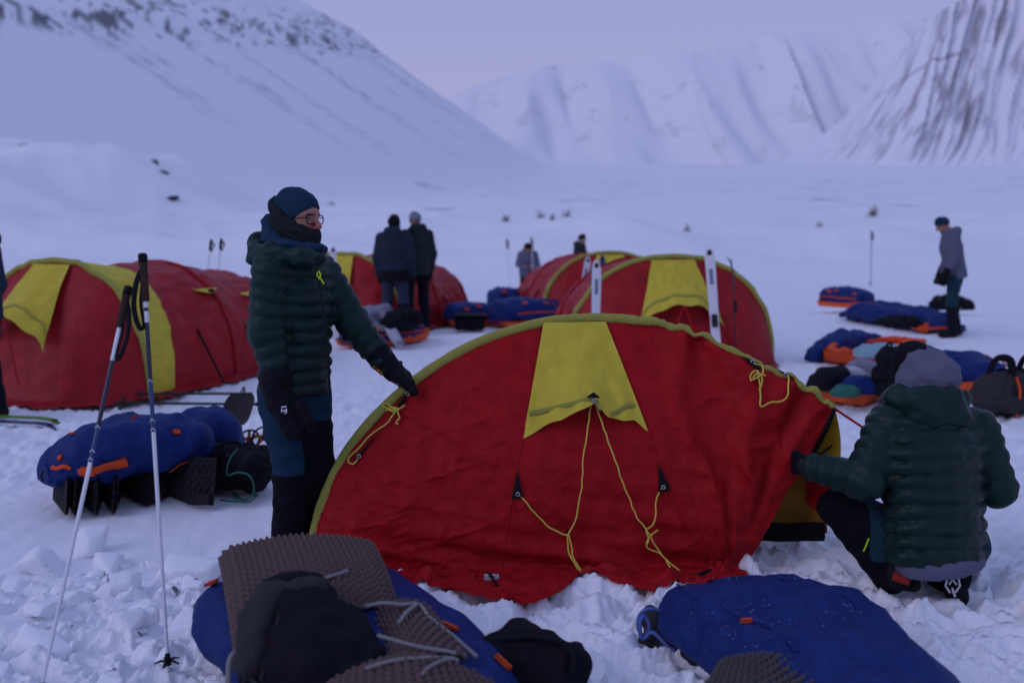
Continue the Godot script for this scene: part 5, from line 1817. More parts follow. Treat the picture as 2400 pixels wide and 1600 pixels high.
# ski pole planted tip down; grip, strap, shaft in bands, basket
func ski_pole(label: String, tip: Vector3, top: Vector3, bands: Array, r: float, strap_side: Vector3) -> Node3D:
	var t := thing("ski_pole", label, "ski pole", tip, "ski poles planted in the snow")
	var d := top - tip
	var l := d.length()
	var n := d / l
	for b in bands:
		var k := part("shaft" if b[3] < 1.15 else "grip", Geo.new().tube([n * l * b[0], n * l * (b[0] + b[1]) * 0.5, n * l * b[1]], [r * b[3] * lerpf(0.72, 1.0, b[0]), r * b[3] * lerpf(0.72, 1.0, (b[0] + b[1]) * 0.5), r * b[3] * lerpf(0.72, 1.0, b[1])], 12), b[2], t)
		if b.size() > 4:
			for c in b[4]:
				var s := n.cross(Vector3(0, 0, 1)).normalized()
				var q: Vector3 = n * l * c
				for e in [-1.0, 1.0]:
					part("chevron", Geo.new().tube([q + s * e * r * 1.0 + Vector3(0, 0, r * 0.35), q + n * 0.012 + Vector3(0, 0, r * 1.06)], 0.0016, 5), M.pole_white if b[2] != M.pole_white else M.pole_dark, k)
	# grip head and wrist strap
	part("grip_head", Geo.new().tube([n * (l - 0.02), n * (l + 0.006), n * (l + 0.014)], [r * 1.9, r * 2.0, r * 1.5], 12), M.frame_black, t)
	var a := n * (l - 0.035)
	part("wrist_strap", Geo.new().tube(curve([a, a + strap_side * 0.03 - n * 0.06, a + strap_side * 0.045 - n * 0.15, a + strap_side * 0.03 - n * 0.225, a + strap_side * 0.012 - n * 0.22, a + strap_side * 0.018 - n * 0.14, a + strap_side * 0.008 - n * 0.06], 36), 0.010, 6, 0.35, Vector3(0, 0, 1)), M.web_black, t)
	# basket just above the snow
	var c := n * 0.035
	part("ferrule", Geo.new().tube([c - n * 0.015, c + n * 0.03], [r * 1.6, r * 1.0], 8), M.frame_black, t)
	var bk := Geo.new()
	for i in 5:
		var q := TAU * i / 5.0 + 0.3
		bk.tube([c, c + Vector3(cos(q) * 0.025, 0.004, sin(q) * 0.025), c + Vector3(cos(q) * 0.048, -0.004, sin(q) * 0.048)], [0.009, 0.008, 0.005], 6, 0.5)
	part("basket", bk, M.frame_black, t)
	part("tip", Geo.new().tube([Vector3.ZERO - n * 0.05, c], [0.002, 0.005], 6), M.metal, t)
	return t


func far_pole(label: String, tip: Vector3, top: Vector3, m: Material) -> void:
	var t := thing("ski_pole", label, "ski pole", tip, "ski poles planted in the snow")
	var d := top - tip
	part("shaft", Geo.new().tube([-d * 0.04, d * 0.85], 0.009, 7), m, t)
	part("grip", Geo.new().tube([d * 0.84, d * 0.93, d], [0.019, 0.022, 0.020], 8), M.frame_black, t)
	part("wrist_strap", Geo.new().tube([d * 0.97, d * 0.93 + Vector3(0.05, 0, 0), d * 0.82 + Vector3(0.03, 0, 0.01), d * 0.93], 0.012, 6), M.web_black, t)
	part("basket", Geo.new().tube([d * 0.04, d * 0.05], 0.04, 10), M.frame_black, t)


func ski(label: String, foot: Vector3, tip: Vector3, m: Material, facing: Vector3, width := 0.075, group := "skis planted in the snow") -> void:
	var t := thing("ski", label, "ski", foot, group)
	var d := tip - foot
	var l := d.length()
	var n := d / l
	var s := n.cross(facing).normalized()
	var f := s.cross(n).normalized()
	var prof := [[-0.04, 1.0, 0.0], [0.1, 1.0, 0.0], [0.45, 0.86, 0.0], [0.85, 0.98, 0.0], [0.93, 0.95, -0.01], [0.975, 0.65, -0.035], [1.0, 0.18, -0.06]]
	var rings := []
	for p in prof:
		var c: Vector3 = n * l * p[0] + f * p[2]
		var w: float = width * 0.5 * p[1]
		rings.append([c - s * w - f * 0.006, c + s * w - f * 0.006, c + s * w + f * 0.006, c - s * w + f * 0.006])
	part("board", Geo.new().loft(rings), m, t)
	var b := n * l * 0.46
	part("binding", Geo.new().box(Transform3D(Basis(s, n, s.cross(n)), b + f * 0.02), Vector3(width * 0.55, 0.13, 0.03), 0.006), M.bag_grey, t)
	part("print", Geo.new().box(Transform3D(Basis(s, n, s.cross(n)), n * l * 0.78 + f * 0.007), Vector3(width * 0.35, 0.16, 0.004), 0.001), M.cloth_grey, t)
	part("print", Geo.new().box(Transform3D(Basis(s, n, s.cross(n)), n * l * 0.955 + f * -0.008), Vector3(width * 0.4, 0.05, 0.006), 0.001), M.cork, t)


func make_gear() -> void:
	make_front_pulk()
	make_right_pulk()
	make_left_pulk()
	make_poles()
	make_far_gear()


func make_front_pulk() -> void:
	# bag on a sledge under foam mats and a pack, close to the camera
	var at: Vector3 = Vector3(-0.691, 0.000, -3.297)
	var t := thing("pulk", "blue zipped sledge bag under brown foam mats and a black pack", "sledge", at, "loaded sledges of the camp")
	var cover := soft([Vector3(-0.90, 0.0, -3.98) - at, Vector3(-0.86, 0.0, -3.92) - at, Vector3(-0.80, 0, -3.72) - at, Vector3(-0.59, 0, -3.41) - at, Vector3(-0.32, 0, -3.05) - at, Vector3(-0.10, 0, -2.70) - at], [0.18, 0.34, 0.42, 0.40, 0.34, 0.16], [0.14, 0.24, 0.285, 0.29, 0.27, 0.2], 46, 44, 0.018, 3.0)
	var c := part("cover", cover, M.bag_blue, t)
	part("hull", hull_mesh(Vector3(-0.84, 0.0, -3.86) - at, Vector3(-0.15, 0.0, -2.80) - at, 0.27, 0.08), M.orange_hull, t)
	sewn_tab(c, cover, Vector3(-1.181, 0.248, -3.720) - at, Vector3(0.7, -0.6, 0.2), 0.055, 0.036)
	sewn_tab(c, cover, Vector3(-0.217, 0.201, -3.300) - at, Vector3(0.75, -0.7, 0.5), 0.07, 0.03)
	sewn_tab(c, cover, Vector3(-0.048, 0.180, -3.100) - at, Vector3(0.8, -0.4, 0.5), 0.07, 0.03)
	sewn_line("zip", c, cover, [Vector3(-0.462, 0.266, -3.720) - at, Vector3(-0.435, 0.236, -3.660) - at, Vector3(-0.419, 0.208, -3.600) - at], 0.006, M.orange)
	# the mats on top
	var where: Vector3 = Vector3(-0.814, 0.294, -3.700)
	var pad := thing("foam_mat", "large brown egg-crate foam mat lying across the top of the sledge bag", "foam mat", where, "egg-crate foam mats")
	part("mat", egg_mat(27, 36, func(u: float, v: float):
		var a: Vector3 = Vector3(-1.200, 0.310, -3.930).lerp(Vector3(-0.569, 0.332, -3.970), u)
		var b: Vector3 = Vector3(-0.881, 0.282, -3.020).lerp(Vector3(-0.386, 0.295, -3.380), u)
		var p := a.lerp(b, v)
		p.y += 0.045 * sin(PI * u) + 0.03 * sin(PI * v) - 0.05 * smoothstep(0.86, 1.0, u) * v - 0.03 * smoothstep(0.1, 0.0, u)
		return p - where), M.foam_brown, pad)
	part("mat_label", egg_mat(1, 1, func(u: float, v: float):
		var a: Vector3 = Vector3(-1.178, 0.307, -3.905).lerp(Vector3(-0.971, 0.319, -3.925), u)
		var b: Vector3 = Vector3(-1.138, 0.297, -3.800).lerp(Vector3(-0.926, 0.300, -3.820), u)
		var p := a.lerp(b, v)
		p.y += 0.012
		return p - where, 0.0, 8), M.foam_brown, pad)
	var where2: Vector3 = Vector3(-0.269, 0.199, -3.350)
	var pad2 := thing("foam_mat", "middle brown foam mat between the pack and the black bag", "foam mat", where2, "egg-crate foam mats")
	part("mat", egg_mat(15, 18, func(u: float, v: float):
		var a: Vector3 = Vector3(-0.498, 0.282, -3.360).lerp(Vector3(-0.293, 0.290, -3.380), u)
		var b: Vector3 = Vector3(-0.369, 0.264, -2.920).lerp(Vector3(-0.138, 0.278, -2.990), u)
		var p := a.lerp(b, v)
		p.y += 0.035 * sin(PI * u)
		return p - where2), M.foam_brown, pad2)
	var where3: Vector3 = Vector3(-0.311, 0.205, -3.000)
	var pad3 := thing("foam_mat", "rounded brown foam mat nearest the picture's bottom edge", "foam mat", where3, "egg-crate foam mats")
	part("mat", egg_mat(22, 16, func(u: float, v: float):
		var a: Vector3 = Vector3(-0.560, 0.275, -2.800).lerp(Vector3(-0.046, 0.275, -2.800), u)
		var b: Vector3 = Vector3(-0.561, 0.246, -2.550).lerp(Vector3(0.052, 0.258, -2.550), u)
		var p := a.lerp(b, v)
		p.y += 0.10 * sin(PI * u)
		return p - where3), M.foam_brown, pad3)
	# pale straps tying the load
	for q in [["grey strap arching over the middle foam mat", [Vector3(-0.498, 0.342, -3.260), Vector3(-0.438, 0.353, -3.260), Vector3(-0.372, 0.348, -3.260), Vector3(-0.319, 0.340, -3.280), Vector3(-0.273, 0.315, -3.220), Vector3(-0.194, 0.297, -3.120), Vector3(-0.112, 0.271, -3.020)], 0.0075], ["pale strap end folded on the middle foam mat", [Vector3(-0.376, 0.322, -3.160), Vector3(-0.353, 0.338, -3.220), Vector3(-0.324, 0.347, -3.270)], 0.008], ["pale bungee cord running from the pack to the black bag", [Vector3(-0.419, 0.345, -2.980), Vector3(-0.373, 0.340, -2.960), Vector3(-0.290, 0.326, -2.940), Vector3(-0.209, 0.317, -2.930), Vector3(-0.172, 0.308, -2.930)], 0.006], ["thin pale cord over the rounded foam mat", [Vector3(-0.419, 0.357, -2.720), Vector3(-0.346, 0.370, -2.740), Vector3(-0.248, 0.367, -2.770), Vector3(-0.174, 0.351, -2.800)], 0.006], ["pale cord end beside the thin cord on the rounded mat", [Vector3(-0.264, 0.353, -2.660), Vector3(-0.231, 0.369, -2.710), Vector3(-0.186, 0.357, -2.780), Vector3(-0.159, 0.345, -2.800)], 0.006], ["short white cord with knob lying on the large foam mat", [Vector3(-0.673, 0.366, -3.420), Vector3(-0.641, 0.371, -3.440), Vector3(-0.617, 0.372, -3.460), Vector3(-0.596, 0.376, -3.480)], 0.007], ["pale strap hanging at the back of the pack", [Vector3(-0.862, 0.271, -3.020), Vector3(-0.878, 0.282, -3.020), Vector3(-0.890, 0.265, -3.000), Vector3(-0.889, 0.205, -2.970)], 0.010]]:
		rope("lashing", q[0], q[1], q[2], M.strap_grey, 0.014 if q[2] < 0.0072 else 0.0)
	# the pack
	var p0: Vector3 = Vector3(-0.671, 0.282, -3.120)
	var b := thing("backpack", "bulky black backpack lying on the large foam mat", "backpack", Vector3(p0.x, 0.30, p0.z))
	var o := b.position
	var f := field([Vector3(-0.834, 0.217, -2.950) - o, Vector3(-0.472, 0.423, -3.300) - o], 0.20, 0.011)
	f.bone(Vector3(-0.722, 0.361, -3.200) - o, Vector3(-0.630, 0.253, -3.020) - o, 0.115, 0.150, 0.05, Vector3(1, -0.2, 0), 1.35)
	f.bone(Vector3(-0.532, 0.291, -3.100) - o, Vector3(-0.487, 0.214, -2.980) - o, 0.09, 0.10, 0.05)
	f.bone(Vector3(-0.803, 0.361, -3.300) - o, Vector3(-0.679, 0.381, -3.280) - o, 0.060, 0.058, 0.02)
	f.bone(Vector3(-0.829, 0.310, -3.160) - o, Vector3(-0.818, 0.224, -3.020) - o, 0.055, 0.060, 0.03)
	f.roughen(func(p: Vector3) -> float: return 0.014 * noise.get_noise_3d(p.x * 9.0, p.y * 9.0, p.z * 9.0) + 0.012 * ridge.get_noise_3d(p.x * 4.0, p.y * 4.0, p.z * 4.0))
	part("sack", f.mesh(Geo.new()), M.bag_black, b)
	var lid := field([Vector3(-0.667, 0.422, -3.240) - o, Vector3(-0.816, 0.276, -2.940) - o], 0.10, 0.010)
	lid.bone(Vector3(-0.795, 0.412, -3.160) - o, Vector3(-0.659, 0.426, -3.200) - o, 0.054, 0.046, 0.02)
	lid.bone(Vector3(-0.817, 0.366, -3.060) - o, Vector3(-0.790, 0.419, -3.140) - o, 0.058, 0.054, 0.02)
	lid.bone(Vector3(-0.821, 0.281, -2.960) - o, Vector3(-0.817, 0.366, -3.060) - o, 0.05, 0.056, 0.02)
	lid.bone(Vector3(-0.796, 0.370, -3.160) - o, Vector3(-0.805, 0.388, -3.260) - o, 0.034, 0.045, 0.02)
	lid.roughen(func(p: Vector3) -> float: return 0.008 * noise.get_noise_3d(p.x * 17.0, p.y * 17.0, p.z * 17.0))
	part("lid", lid.mesh(Geo.new()), M.bag_grey, b)
	part("lid_patch", Geo.new().tube([Vector3(-0.726, 0.414, -3.200) - o, Vector3(-0.668, 0.420, -3.200) - o], 0.020, 8, 0.3, Vector3(0, 0.5, 1)), M.bag_black, b)
	for q in [[Vector3(-0.805, 0.372, -3.080), Vector3(-0.807, 0.340, -3.020), Vector3(-0.813, 0.309, -2.960), Vector3(-0.820, 0.241, -2.900)], [Vector3(-0.788, 0.400, -3.120), Vector3(-0.742, 0.389, -3.040), Vector3(-0.754, 0.328, -2.980), Vector3(-0.766, 0.252, -2.900)], [Vector3(-0.883, 0.299, -3.080), Vector3(-0.872, 0.268, -3.020), Vector3(-0.835, 0.252, -2.960), Vector3(-0.780, 0.231, -2.900)]]:
		var pts := []
		for p in curve(q, 16):
			pts.append(p - o)
		part("strap", Geo.new().tube(pts, 0.014, 6, 0.4, Vector3(1, 0, 0)), M.bag_grey, b)
	part("buckle", Geo.new().box(Transform3D(Basis(Vector3(0, 0, 1), 0.6), Vector3(-0.776, 0.399, -3.080) - o), Vector3(0.03, 0.05, 0.014), 0.005), M.bag_grey, b)
	part("zip_puller", Geo.new().tube([Vector3(-0.622, 0.401, -3.140) - o, Vector3(-0.614, 0.387, -3.110) - o], 0.009, 6), M.bag_grey, b)
	# dark bag beside it on the snow
	var d0: Vector3 = Vector3(0.052, 0.000, -3.346)
	var db := thing("dry_bag", "limp black bag with rolled top on the snow beside the foam mats", "bag", d0)
	var s := field([Vector3(-0.128, 0.179, -3.250) - d0, Vector3(0.237, 0.133, -3.150) - d0], 0.17, 0.011)
	s.bone(Vector3(-0.083, 0.133, -3.250) - d0, Vector3(0.036, 0.166, -3.280) - d0, 0.09, 0.11, 0.05)
	s.bone(Vector3(0.036, 0.147, -3.280) - d0, Vector3(0.183, 0.162, -3.220) - d0, 0.11, 0.085, 0.05)
	s.bone(Vector3(0.169, 0.176, -3.240) - d0, Vector3(0.217, 0.138, -3.180) - d0, 0.05, 0.045, 0.02)
	s.bone(Vector3(-0.100, 0.170, -3.300) - d0, Vector3(-0.136, 0.156, -3.260) - d0, 0.035, 0.03, 0.02)
	s.bone(Vector3(0.035, 0.054, -3.220) - d0, Vector3(0.167, 0.073, -3.180) - d0, 0.10, 0.09, 0.05)
	s.roughen(func(p: Vector3) -> float: return 0.016 * noise.get_noise_3d(p.x * 8.0, p.y * 8.0, p.z * 8.0) + 0.012 * ridge.get_noise_3d(p.x * 3.4, p.y * 3.4, p.z * 3.4))
	part("sack", s.mesh(Geo.new()), M.bag_black, db)
	part("rolled_edge", Geo.new().tube(curve([Vector3(-0.113, 0.206, -3.260) - d0, Vector3(-0.038, 0.242, -3.220) - d0, Vector3(0.064, 0.260, -3.200) - d0, Vector3(0.165, 0.253, -3.170) - d0, Vector3(0.204, 0.213, -3.140) - d0, Vector3(0.192, 0.163, -3.120) - d0], 24), 0.012, 7), M.bag_black, db)


func make_right_pulk() -> void:
	var at := Vector3(1.05, 0, -3.4)
	var t := thing("pulk", "blue sledge bag dusted with snow in front of the crouching person", "sledge", at, "loaded sledges of the camp")
	var bag := soft([Vector3(-0.10, 0.02, -0.60), Vector3(-0.10, 0, -0.52), Vector3(-0.07, 0, -0.33), Vector3(-0.01, 0, -0.05), Vector3(0.03, 0, 0.35), Vector3(0.05, 0, 0.8)], [0.14, 0.33, 0.40, 0.38, 0.35, 0.2], [0.10, 0.20, 0.245, 0.25, 0.25, 0.2], 60, 60, 0.026, 9.0, 0.8)
	var c := part("cover", bag, M.bag_blue, t)
	part("hull", hull_mesh(Vector3(-0.05, 0.0, -0.50), Vector3(0.05, 0.0, 0.75), 0.30, 0.07), M.orange_hull, t)
	for q in [[Vector3(1.315, 0.150, -3.800), Vector3(0.9, -0.2, 0.3)], [Vector3(1.371, 0.134, -3.520), Vector3(0.9, -0.3, 0.3)], [Vector3(1.461, 0.095, -3.280), Vector3(0.75, -0.6, 0.3)], [Vector3(0.836, 0.168, -3.400), Vector3(0.9, -0.3, 0.2)], [Vector3(0.736, 0.168, -3.920), Vector3(0.9, 0.15, 0.2)]]:
		sewn_tab(c, bag, q[0] - at, q[1], 0.045, 0.028)
	sewn_line("seam", c, bag, [Vector3(0.671, 0.167, -3.850) - at, Vector3(0.732, 0.152, -3.620) - at, Vector3(0.809, 0.153, -3.450) - at, Vector3(0.911, 0.157, -3.300) - at, Vector3(0.958, 0.157, -3.100) - at], 0.006, M.bag_blue)
	sewn_line("seam", c, bag, [Vector3(0.821, 0.176, -3.900) - at, Vector3(1.063, 0.170, -3.750) - at, Vector3(1.253, 0.143, -3.600) - at, Vector3(1.339, 0.119, -3.350) - at], 0.005, M.bag_blue)
	# seams and snow grains lying on the cover
	var g := Geo.new()
	var rng := RandomNumberGenerator.new()
	rng.seed = 31
	for i in 320:
		var x := rng.randf_range(-0.40, 0.34)
		var z := rng.randf_range(-0.50, 0.25)
		var r := 0.0006 + 0.0009 * pow(rng.randf(), 3.0)
		var y := 0.2 + 0.05 * rng.randf()
		var a := (x + 0.06) / 0.39
		y = 0.235 * (0.5 + 0.5 * pow(maxf(0.0, 1.0 - pow(absf(a), 2.4)), 0.42)) * smoothstep(-0.66, -0.40, z) + 0.02
		var p := Vector3(x, y, z)
		g.tube([p - Vector3(r, 0, 0), p, p + Vector3(r, 0, r)], [r * 0.4, r, r * 0.4], 5)
	var grains := part("snow_grains", g, M.clod, c)
	grains.set_meta("kind", "stuff")
	# stuff sack and coil of rope tucked under its end
	var s0: Vector3 = Vector3(0.596, 0.000, -3.575)
	var sk := thing("stuff_sack", "small black cylindrical stuff sack under the end of the blue sledge bag", "bag", s0)
	var f := field([Vector3(0.562, -0.030, -3.800) - s0, Vector3(0.710, -0.021, -3.660) - s0], 0.13, 0.010)
	f.bone(Vector3(0.565, -0.039, -3.820) - s0, Vector3(0.693, -0.012, -3.660) - s0, 0.062, 0.062, 0.02)
	f.bone(Vector3(0.569, 0.054, -3.860) - s0, Vector3(0.596, 0.024, -3.800) - s0, 0.050, 0.055, 0.02)
	f.roughen(func(p: Vector3) -> float: return 0.010 * noise.get_noise_3d(p.x * 16.0, p.y * 16.0, p.z * 16.0))
	part("sack", f.mesh(Geo.new()), M.bag_grey, sk)
	rope("rope_coil", "blue and white cord looped over the black stuff sack", [Vector3(0.609, 0.114, -3.780), Vector3(0.540, 0.134, -3.760), Vector3(0.502, 0.113, -3.750), Vector3(0.494, 0.068, -3.740), Vector3(0.514, 0.033, -3.730), Vector3(0.537, 0.072, -3.730), Vector3(0.517, 0.112, -3.740), Vector3(0.498, 0.090, -3.720), Vector3(0.508, 0.034, -3.710), Vector3(0.547, 0.063, -3.700), Vector3(0.600, 0.023, -3.660), Vector3(0.625, 0.014, -3.640)], 0.008, M.rope_blue)
	var w: Vector3 = Vector3(0.788, 0.203, -3.050)
	var pad := thing("foam_mat", "grey egg-crate foam mat on the blue sledge bag at the bottom edge", "foam mat", w, "egg-crate foam mats")
	part("mat", egg_mat(18, 14, func(u: float, v: float):
		var a: Vector3 = Vector3(0.679, 0.223, -3.100).lerp(Vector3(0.939, 0.223, -3.100), u)
		var b: Vector3 = Vector3(0.521, 0.192, -2.800).lerp(Vector3(0.972, 0.192, -2.800), u)
		var p := a.lerp(b, v)
		p.y += 0.025 * sin(PI * u)
		return p - w), M.foam_grey, pad)


func make_left_pulk() -> void:
	var at: Vector3 = Vector3(-2.218, 0.000, -5.638)
	var t := thing("pulk", "blue sledge bag with orange straps resting on a folded black foam mat", "sledge", at, "loaded sledges of the camp")
	part("hull", hull_mesh(Vector3(-2.763, -0.097, -6.120) * Vector3(1, 0, 1) - at, Vector3(-1.894, -0.061, -6.300) * Vector3(1, 0, 1) - at, 0.27, 0.10), M.orange_hull, t)
	var y0 := 0.145
	var bag := soft([Vector3(-2.711, 0.199, -5.620) * Vector3(1, 0, 1) - at + Vector3(0, y0, 0), Vector3(-2.662, 0.189, -5.660) * Vector3(1, 0, 1) - at + Vector3(0, y0 - 0.02, 0), Vector3(-2.485, 0.166, -5.750) * Vector3(1, 0, 1) - at + Vector3(0, y0, 0), Vector3(-2.199, 0.133, -5.880) * Vector3(1, 0, 1) - at + Vector3(0, y0 + 0.02, 0), Vector3(-2.003, 0.102, -6.000) * Vector3(1, 0, 1) - at + Vector3(0, y0 + 0.06, 0), Vector3(-1.927, 0.077, -6.100) * Vector3(1, 0, 1) - at + Vector3(0, y0 + 0.12, 0)], [0.08, 0.17, 0.26, 0.27, 0.22, 0.08], [0.12, 0.22, 0.31, 0.32, 0.26, 0.1], 50, 44, 0.03, 5.0)
	var c := part("cover", bag, M.bag_blue, t)
	var c2 := part("cover", soft([Vector3(-2.098, 0.141, -6.300) * Vector3(1, 0, 1) - at + Vector3(0, 0.12, 0), Vector3(-2.046, 0.117, -6.400) * Vector3(1, 0, 1) - at + Vector3(0, 0.12, 0), Vector3(-1.933, 0.094, -6.500) * Vector3(1, 0, 1) - at + Vector3(0, 0.12, 0), Vector3(-1.859, 0.070, -6.600) * Vector3(1, 0, 1) - at + Vector3(0, 0.14, 0)], [0.1, 0.2, 0.2, 0.06], [0.16, 0.30, 0.30, 0.1], 24, 30, 0.024, 2.0), M.bag_blue, t)
	sewn_line("strap", c, bag, [Vector3(-2.433, 0.240, -5.460) - at, Vector3(-2.351, 0.252, -5.470) - at, Vector3(-2.255, 0.265, -5.520) - at, Vector3(-2.202, 0.265, -5.560) - at], 0.022, M.orange, 0.3)
	sewn_line("strap", c, bag, [Vector3(-2.651, 0.265, -5.500) - at, Vector3(-2.575, 0.265, -5.480) - at, Vector3(-2.490, 0.265, -5.480) - at], 0.012, M.orange, 0.4)
	for q in [[Vector3(-2.407, 0.233, -5.455), 0.08, 0.06], [Vector3(-2.208, 0.268, -5.550), 0.075, 0.06], [Vector3(-2.584, 0.325, -5.500), 0.04, 0.03], [Vector3(-1.974, 0.445, -5.740), 0.045, 0.03], [Vector3(-2.231, 0.452, -5.860), 0.05, 0.02], [Vector3(-2.551, 0.421, -5.660), 0.05, 0.02]]:
		sewn_tab(c, bag, q[0] - at, Vector3(1, 0.15, -0.1), q[1], q[2])
	sewn_line("zip", c, bag, [Vector3(-1.973, 0.173, -5.720) - at, Vector3(-1.903, 0.176, -5.740) - at, Vector3(-1.836, 0.174, -5.800) - at], 0.008, M.orange)
	part("zip_loop", Geo.new().tube(curve([Vector3(-2.651, 0.255, -5.500) - at, Vector3(-2.658, 0.219, -5.490) - at, Vector3(-2.645, 0.194, -5.490) - at], 6), 0.005, 6), M.web_black, c)
	# accordion of black foam standing under the bag
	var w: Vector3 = Vector3(-2.168, 0.000, -5.506)
	var pad := thing("foam_mat", "black folding foam mat standing in zigzag folds under the blue bag", "foam mat", w, "egg-crate foam mats")
	var zig := [Vector3(-2.733, 0.000, -5.776), Vector3(-2.504, 0.000, -5.439), Vector3(-2.598, 0.000, -5.684), Vector3(-2.448, 0.000, -5.422), Vector3(-2.545, 0.000, -5.702), Vector3(-2.340, 0.000, -5.455), Vector3(-2.442, 0.000, -5.776), Vector3(-2.249, 0.000, -5.472), Vector3(-2.365, 0.000, -5.872), Vector3(-2.130, 0.000, -5.638), Vector3(-2.069, 0.000, -5.853), Vector3(-1.877, 0.000, -5.656), Vector3(-1.740, 0.000, -5.647)]
	for i in zig.size() - 1:
		var a: Vector3 = zig[i] - w
		var b: Vector3 = zig[i + 1] - w
		var tops: float = 0.20 if i < 8 else 0.26
		part("mat_panel", egg_mat(7 if i >= 8 else 5, 8, func(u: float, v: float):
			var p := a.lerp(b, u) + Vector3(0, tops * v + 0.01, -0.10 * v * (1.0 if i >= 8 else 0.5))
			return p, 0.009, 5), M.foam_black, pad)
	part("mat_label", Geo.new().box(Transform3D(Basis(Vector3.RIGHT, -0.35) * Basis(Vector3.UP, 0.0), Vector3(-1.796, 0.054, -5.620) - w), Vector3(0.085, 0.065, 0.012), 0.003), M.foam_black, pad)
	# pack, rope and pole baskets beyond it
	var bp := backpack("black backpack lying on the snow behind the blue bag, green cord over it", Vector3(-1.712, 0.000, -6.053), -0.5, Vector3(0.52, 0.27, 0.34), M.bag_black)
	bp.scale = Vector3.ONE * 1.05
	rope("green_rope", "thin green cord looped over the black backpack onto the snow", [Vector3(-1.661, 0.289, -5.900), Vector3(-1.687, 0.233, -5.800), Vector3(-1.691, 0.158, -5.780), Vector3(-1.620, 0.182, -5.740), Vector3(-1.551, 0.173, -5.720), Vector3(-1.522, 0.121, -5.720), Vector3(-1.540, 0.044, -5.760), Vector3(-1.602, 0.000, -5.795), Vector3(-1.706, 0.010, -5.935), Vector3(-1.613, 0.010, -5.741), Vector3(-1.547, 0.010, -5.885), Vector3(-1.549, 0.010, -5.741), Vector3(-1.621, 0.010, -5.722), Vector3(-1.734, 0.010, -5.760)], 0.0055, M.rope_green)
	rope("green_rope", "green line lying straight across the snow behind the person's legs", [Vector3(-1.927, 0.010, -7.128), Vector3(-1.853, 0.010, -7.215), Vector3(-1.738, 0.010, -7.274), Vector3(-1.601, 0.010, -7.394)], 0.006, M.rope_green)
	# shovel blade sticking up
	var sv: Vector3 = Vector3(-2.134, 0.000, -7.471)
	var sh := thing("shovel", "dark grey shovel blade leaning behind the blue bags", "shovel", sv)
	var blade := Geo.new().grid(14, 14, func(u: float, v: float):
		var x := (u - 0.5) * 0.23 * (1.0 - 0.25 * pow(absf(v * 2.0 - 1.0), 4.0))
		var y := 0.12 + 0.22 * v
		return Vector3(x + 0.25 * (y - 0.1), y, 0.03 * pow(u * 2.0 - 1.0, 2.0) - 0.1 * v))
	part("blade", blade, M.bag_grey, sh)
	part("handle", Geo.new().tube([Vector3(0.02, 0.16, -0.01), Vector3(-0.06, 0.0, 0.05)], 0.016, 8), M.frame_black, sh)
	for q in [["ring ski pole basket with orange spokes lying beside the green line", Vector3(-1.816, 0.000, -7.144), 0.085], ["second ring basket with orange spokes, half behind the black bag", Vector3(-1.917, 0.000, -7.115), 0.075]]:
		var bk := thing("pole_basket", q[0], "basket", q[1])
		var r: float = q[2]
		bk.position.y = r + 0.005
		bk.rotation = Vector3(0.25, 0.5, 0)
		var ring := []
		for i in 25:
			ring.append(Vector3(cos(TAU * i / 24.0) * r, sin(TAU * i / 24.0) * r, 0))
		part("ring", Geo.new().tube(ring, 0.008, 7), M.frame_black, bk)
		for i in 5:
			var a := TAU * i / 5.0 + 0.3
			part("spoke", Geo.new().tube([Vector3.ZERO, Vector3(cos(a) * r, sin(a) * r, 0)], [0.014, 0.010], 6, 0.5, Vector3(0, 0, 1)), M.leather, bk)
		part("hub", Geo.new().tube([Vector3(0, 0, -0.02), Vector3(0, 0, 0.02)], 0.018, 8), M.cork, bk)
	# poles and skis lying on the snow
	for q in [["long thin dark ski pole lying on the snow, ring basket at its right end", Vector3(-3.760, 0.000, -9.205), Vector3(-2.439, 0.000, -9.229), 0.93], ["second thin ski pole lying nearer, its basket at the left end", Vector3(-3.546, 0.000, -8.739), Vector3(-2.168, 0.000, -8.655), 0.05]]:
		var lp := thing("lying_pole", q[0], "ski pole", q[1])
		var d: Vector3 = q[2] - q[1]
		part("shaft", Geo.new().tube([Vector3(0, 0.06, 0), d + Vector3(0, 0.06, 0)], 0.012, 8), M.shell_green, lp)
		var c0: Vector3 = d * q[3] + Vector3(0, 0.06, 0)
		var ring := []
		for i in 17:
			ring.append(c0 + Vector3(0.012 * cos(TAU * i / 16.0), cos(TAU * i / 16.0) * 0.058, sin(TAU * i / 16.0) * 0.058))
		part("basket", Geo.new().tube(ring, 0.009, 6), M.cork, lp)
		part("grip", Geo.new().tube([(d * (1.0 if q[3] < 0.5 else 0.0)) + Vector3(0, 0.06, 0), d * (0.93 if q[3] < 0.5 else 0.07) + Vector3(0, 0.06, 0)], 0.018, 8), M.frame_black, lp)
	for q in [["green ski lying on the snow at the picture's left edge", Vector3(-5.031, 0.030, -8.415), Vector3(-3.750, 0.030, -8.145), M.ski_green], ["dark blue ski lying in front of the green ski at the left edge", Vector3(-4.872, 0.030, -8.145), Vector3(-3.710, 0.030, -7.961), M.pole_blue]]:
		ski(q[0], q[1], q[2], q[3], Vector3.UP, 0.07, "skis lying on the snow")


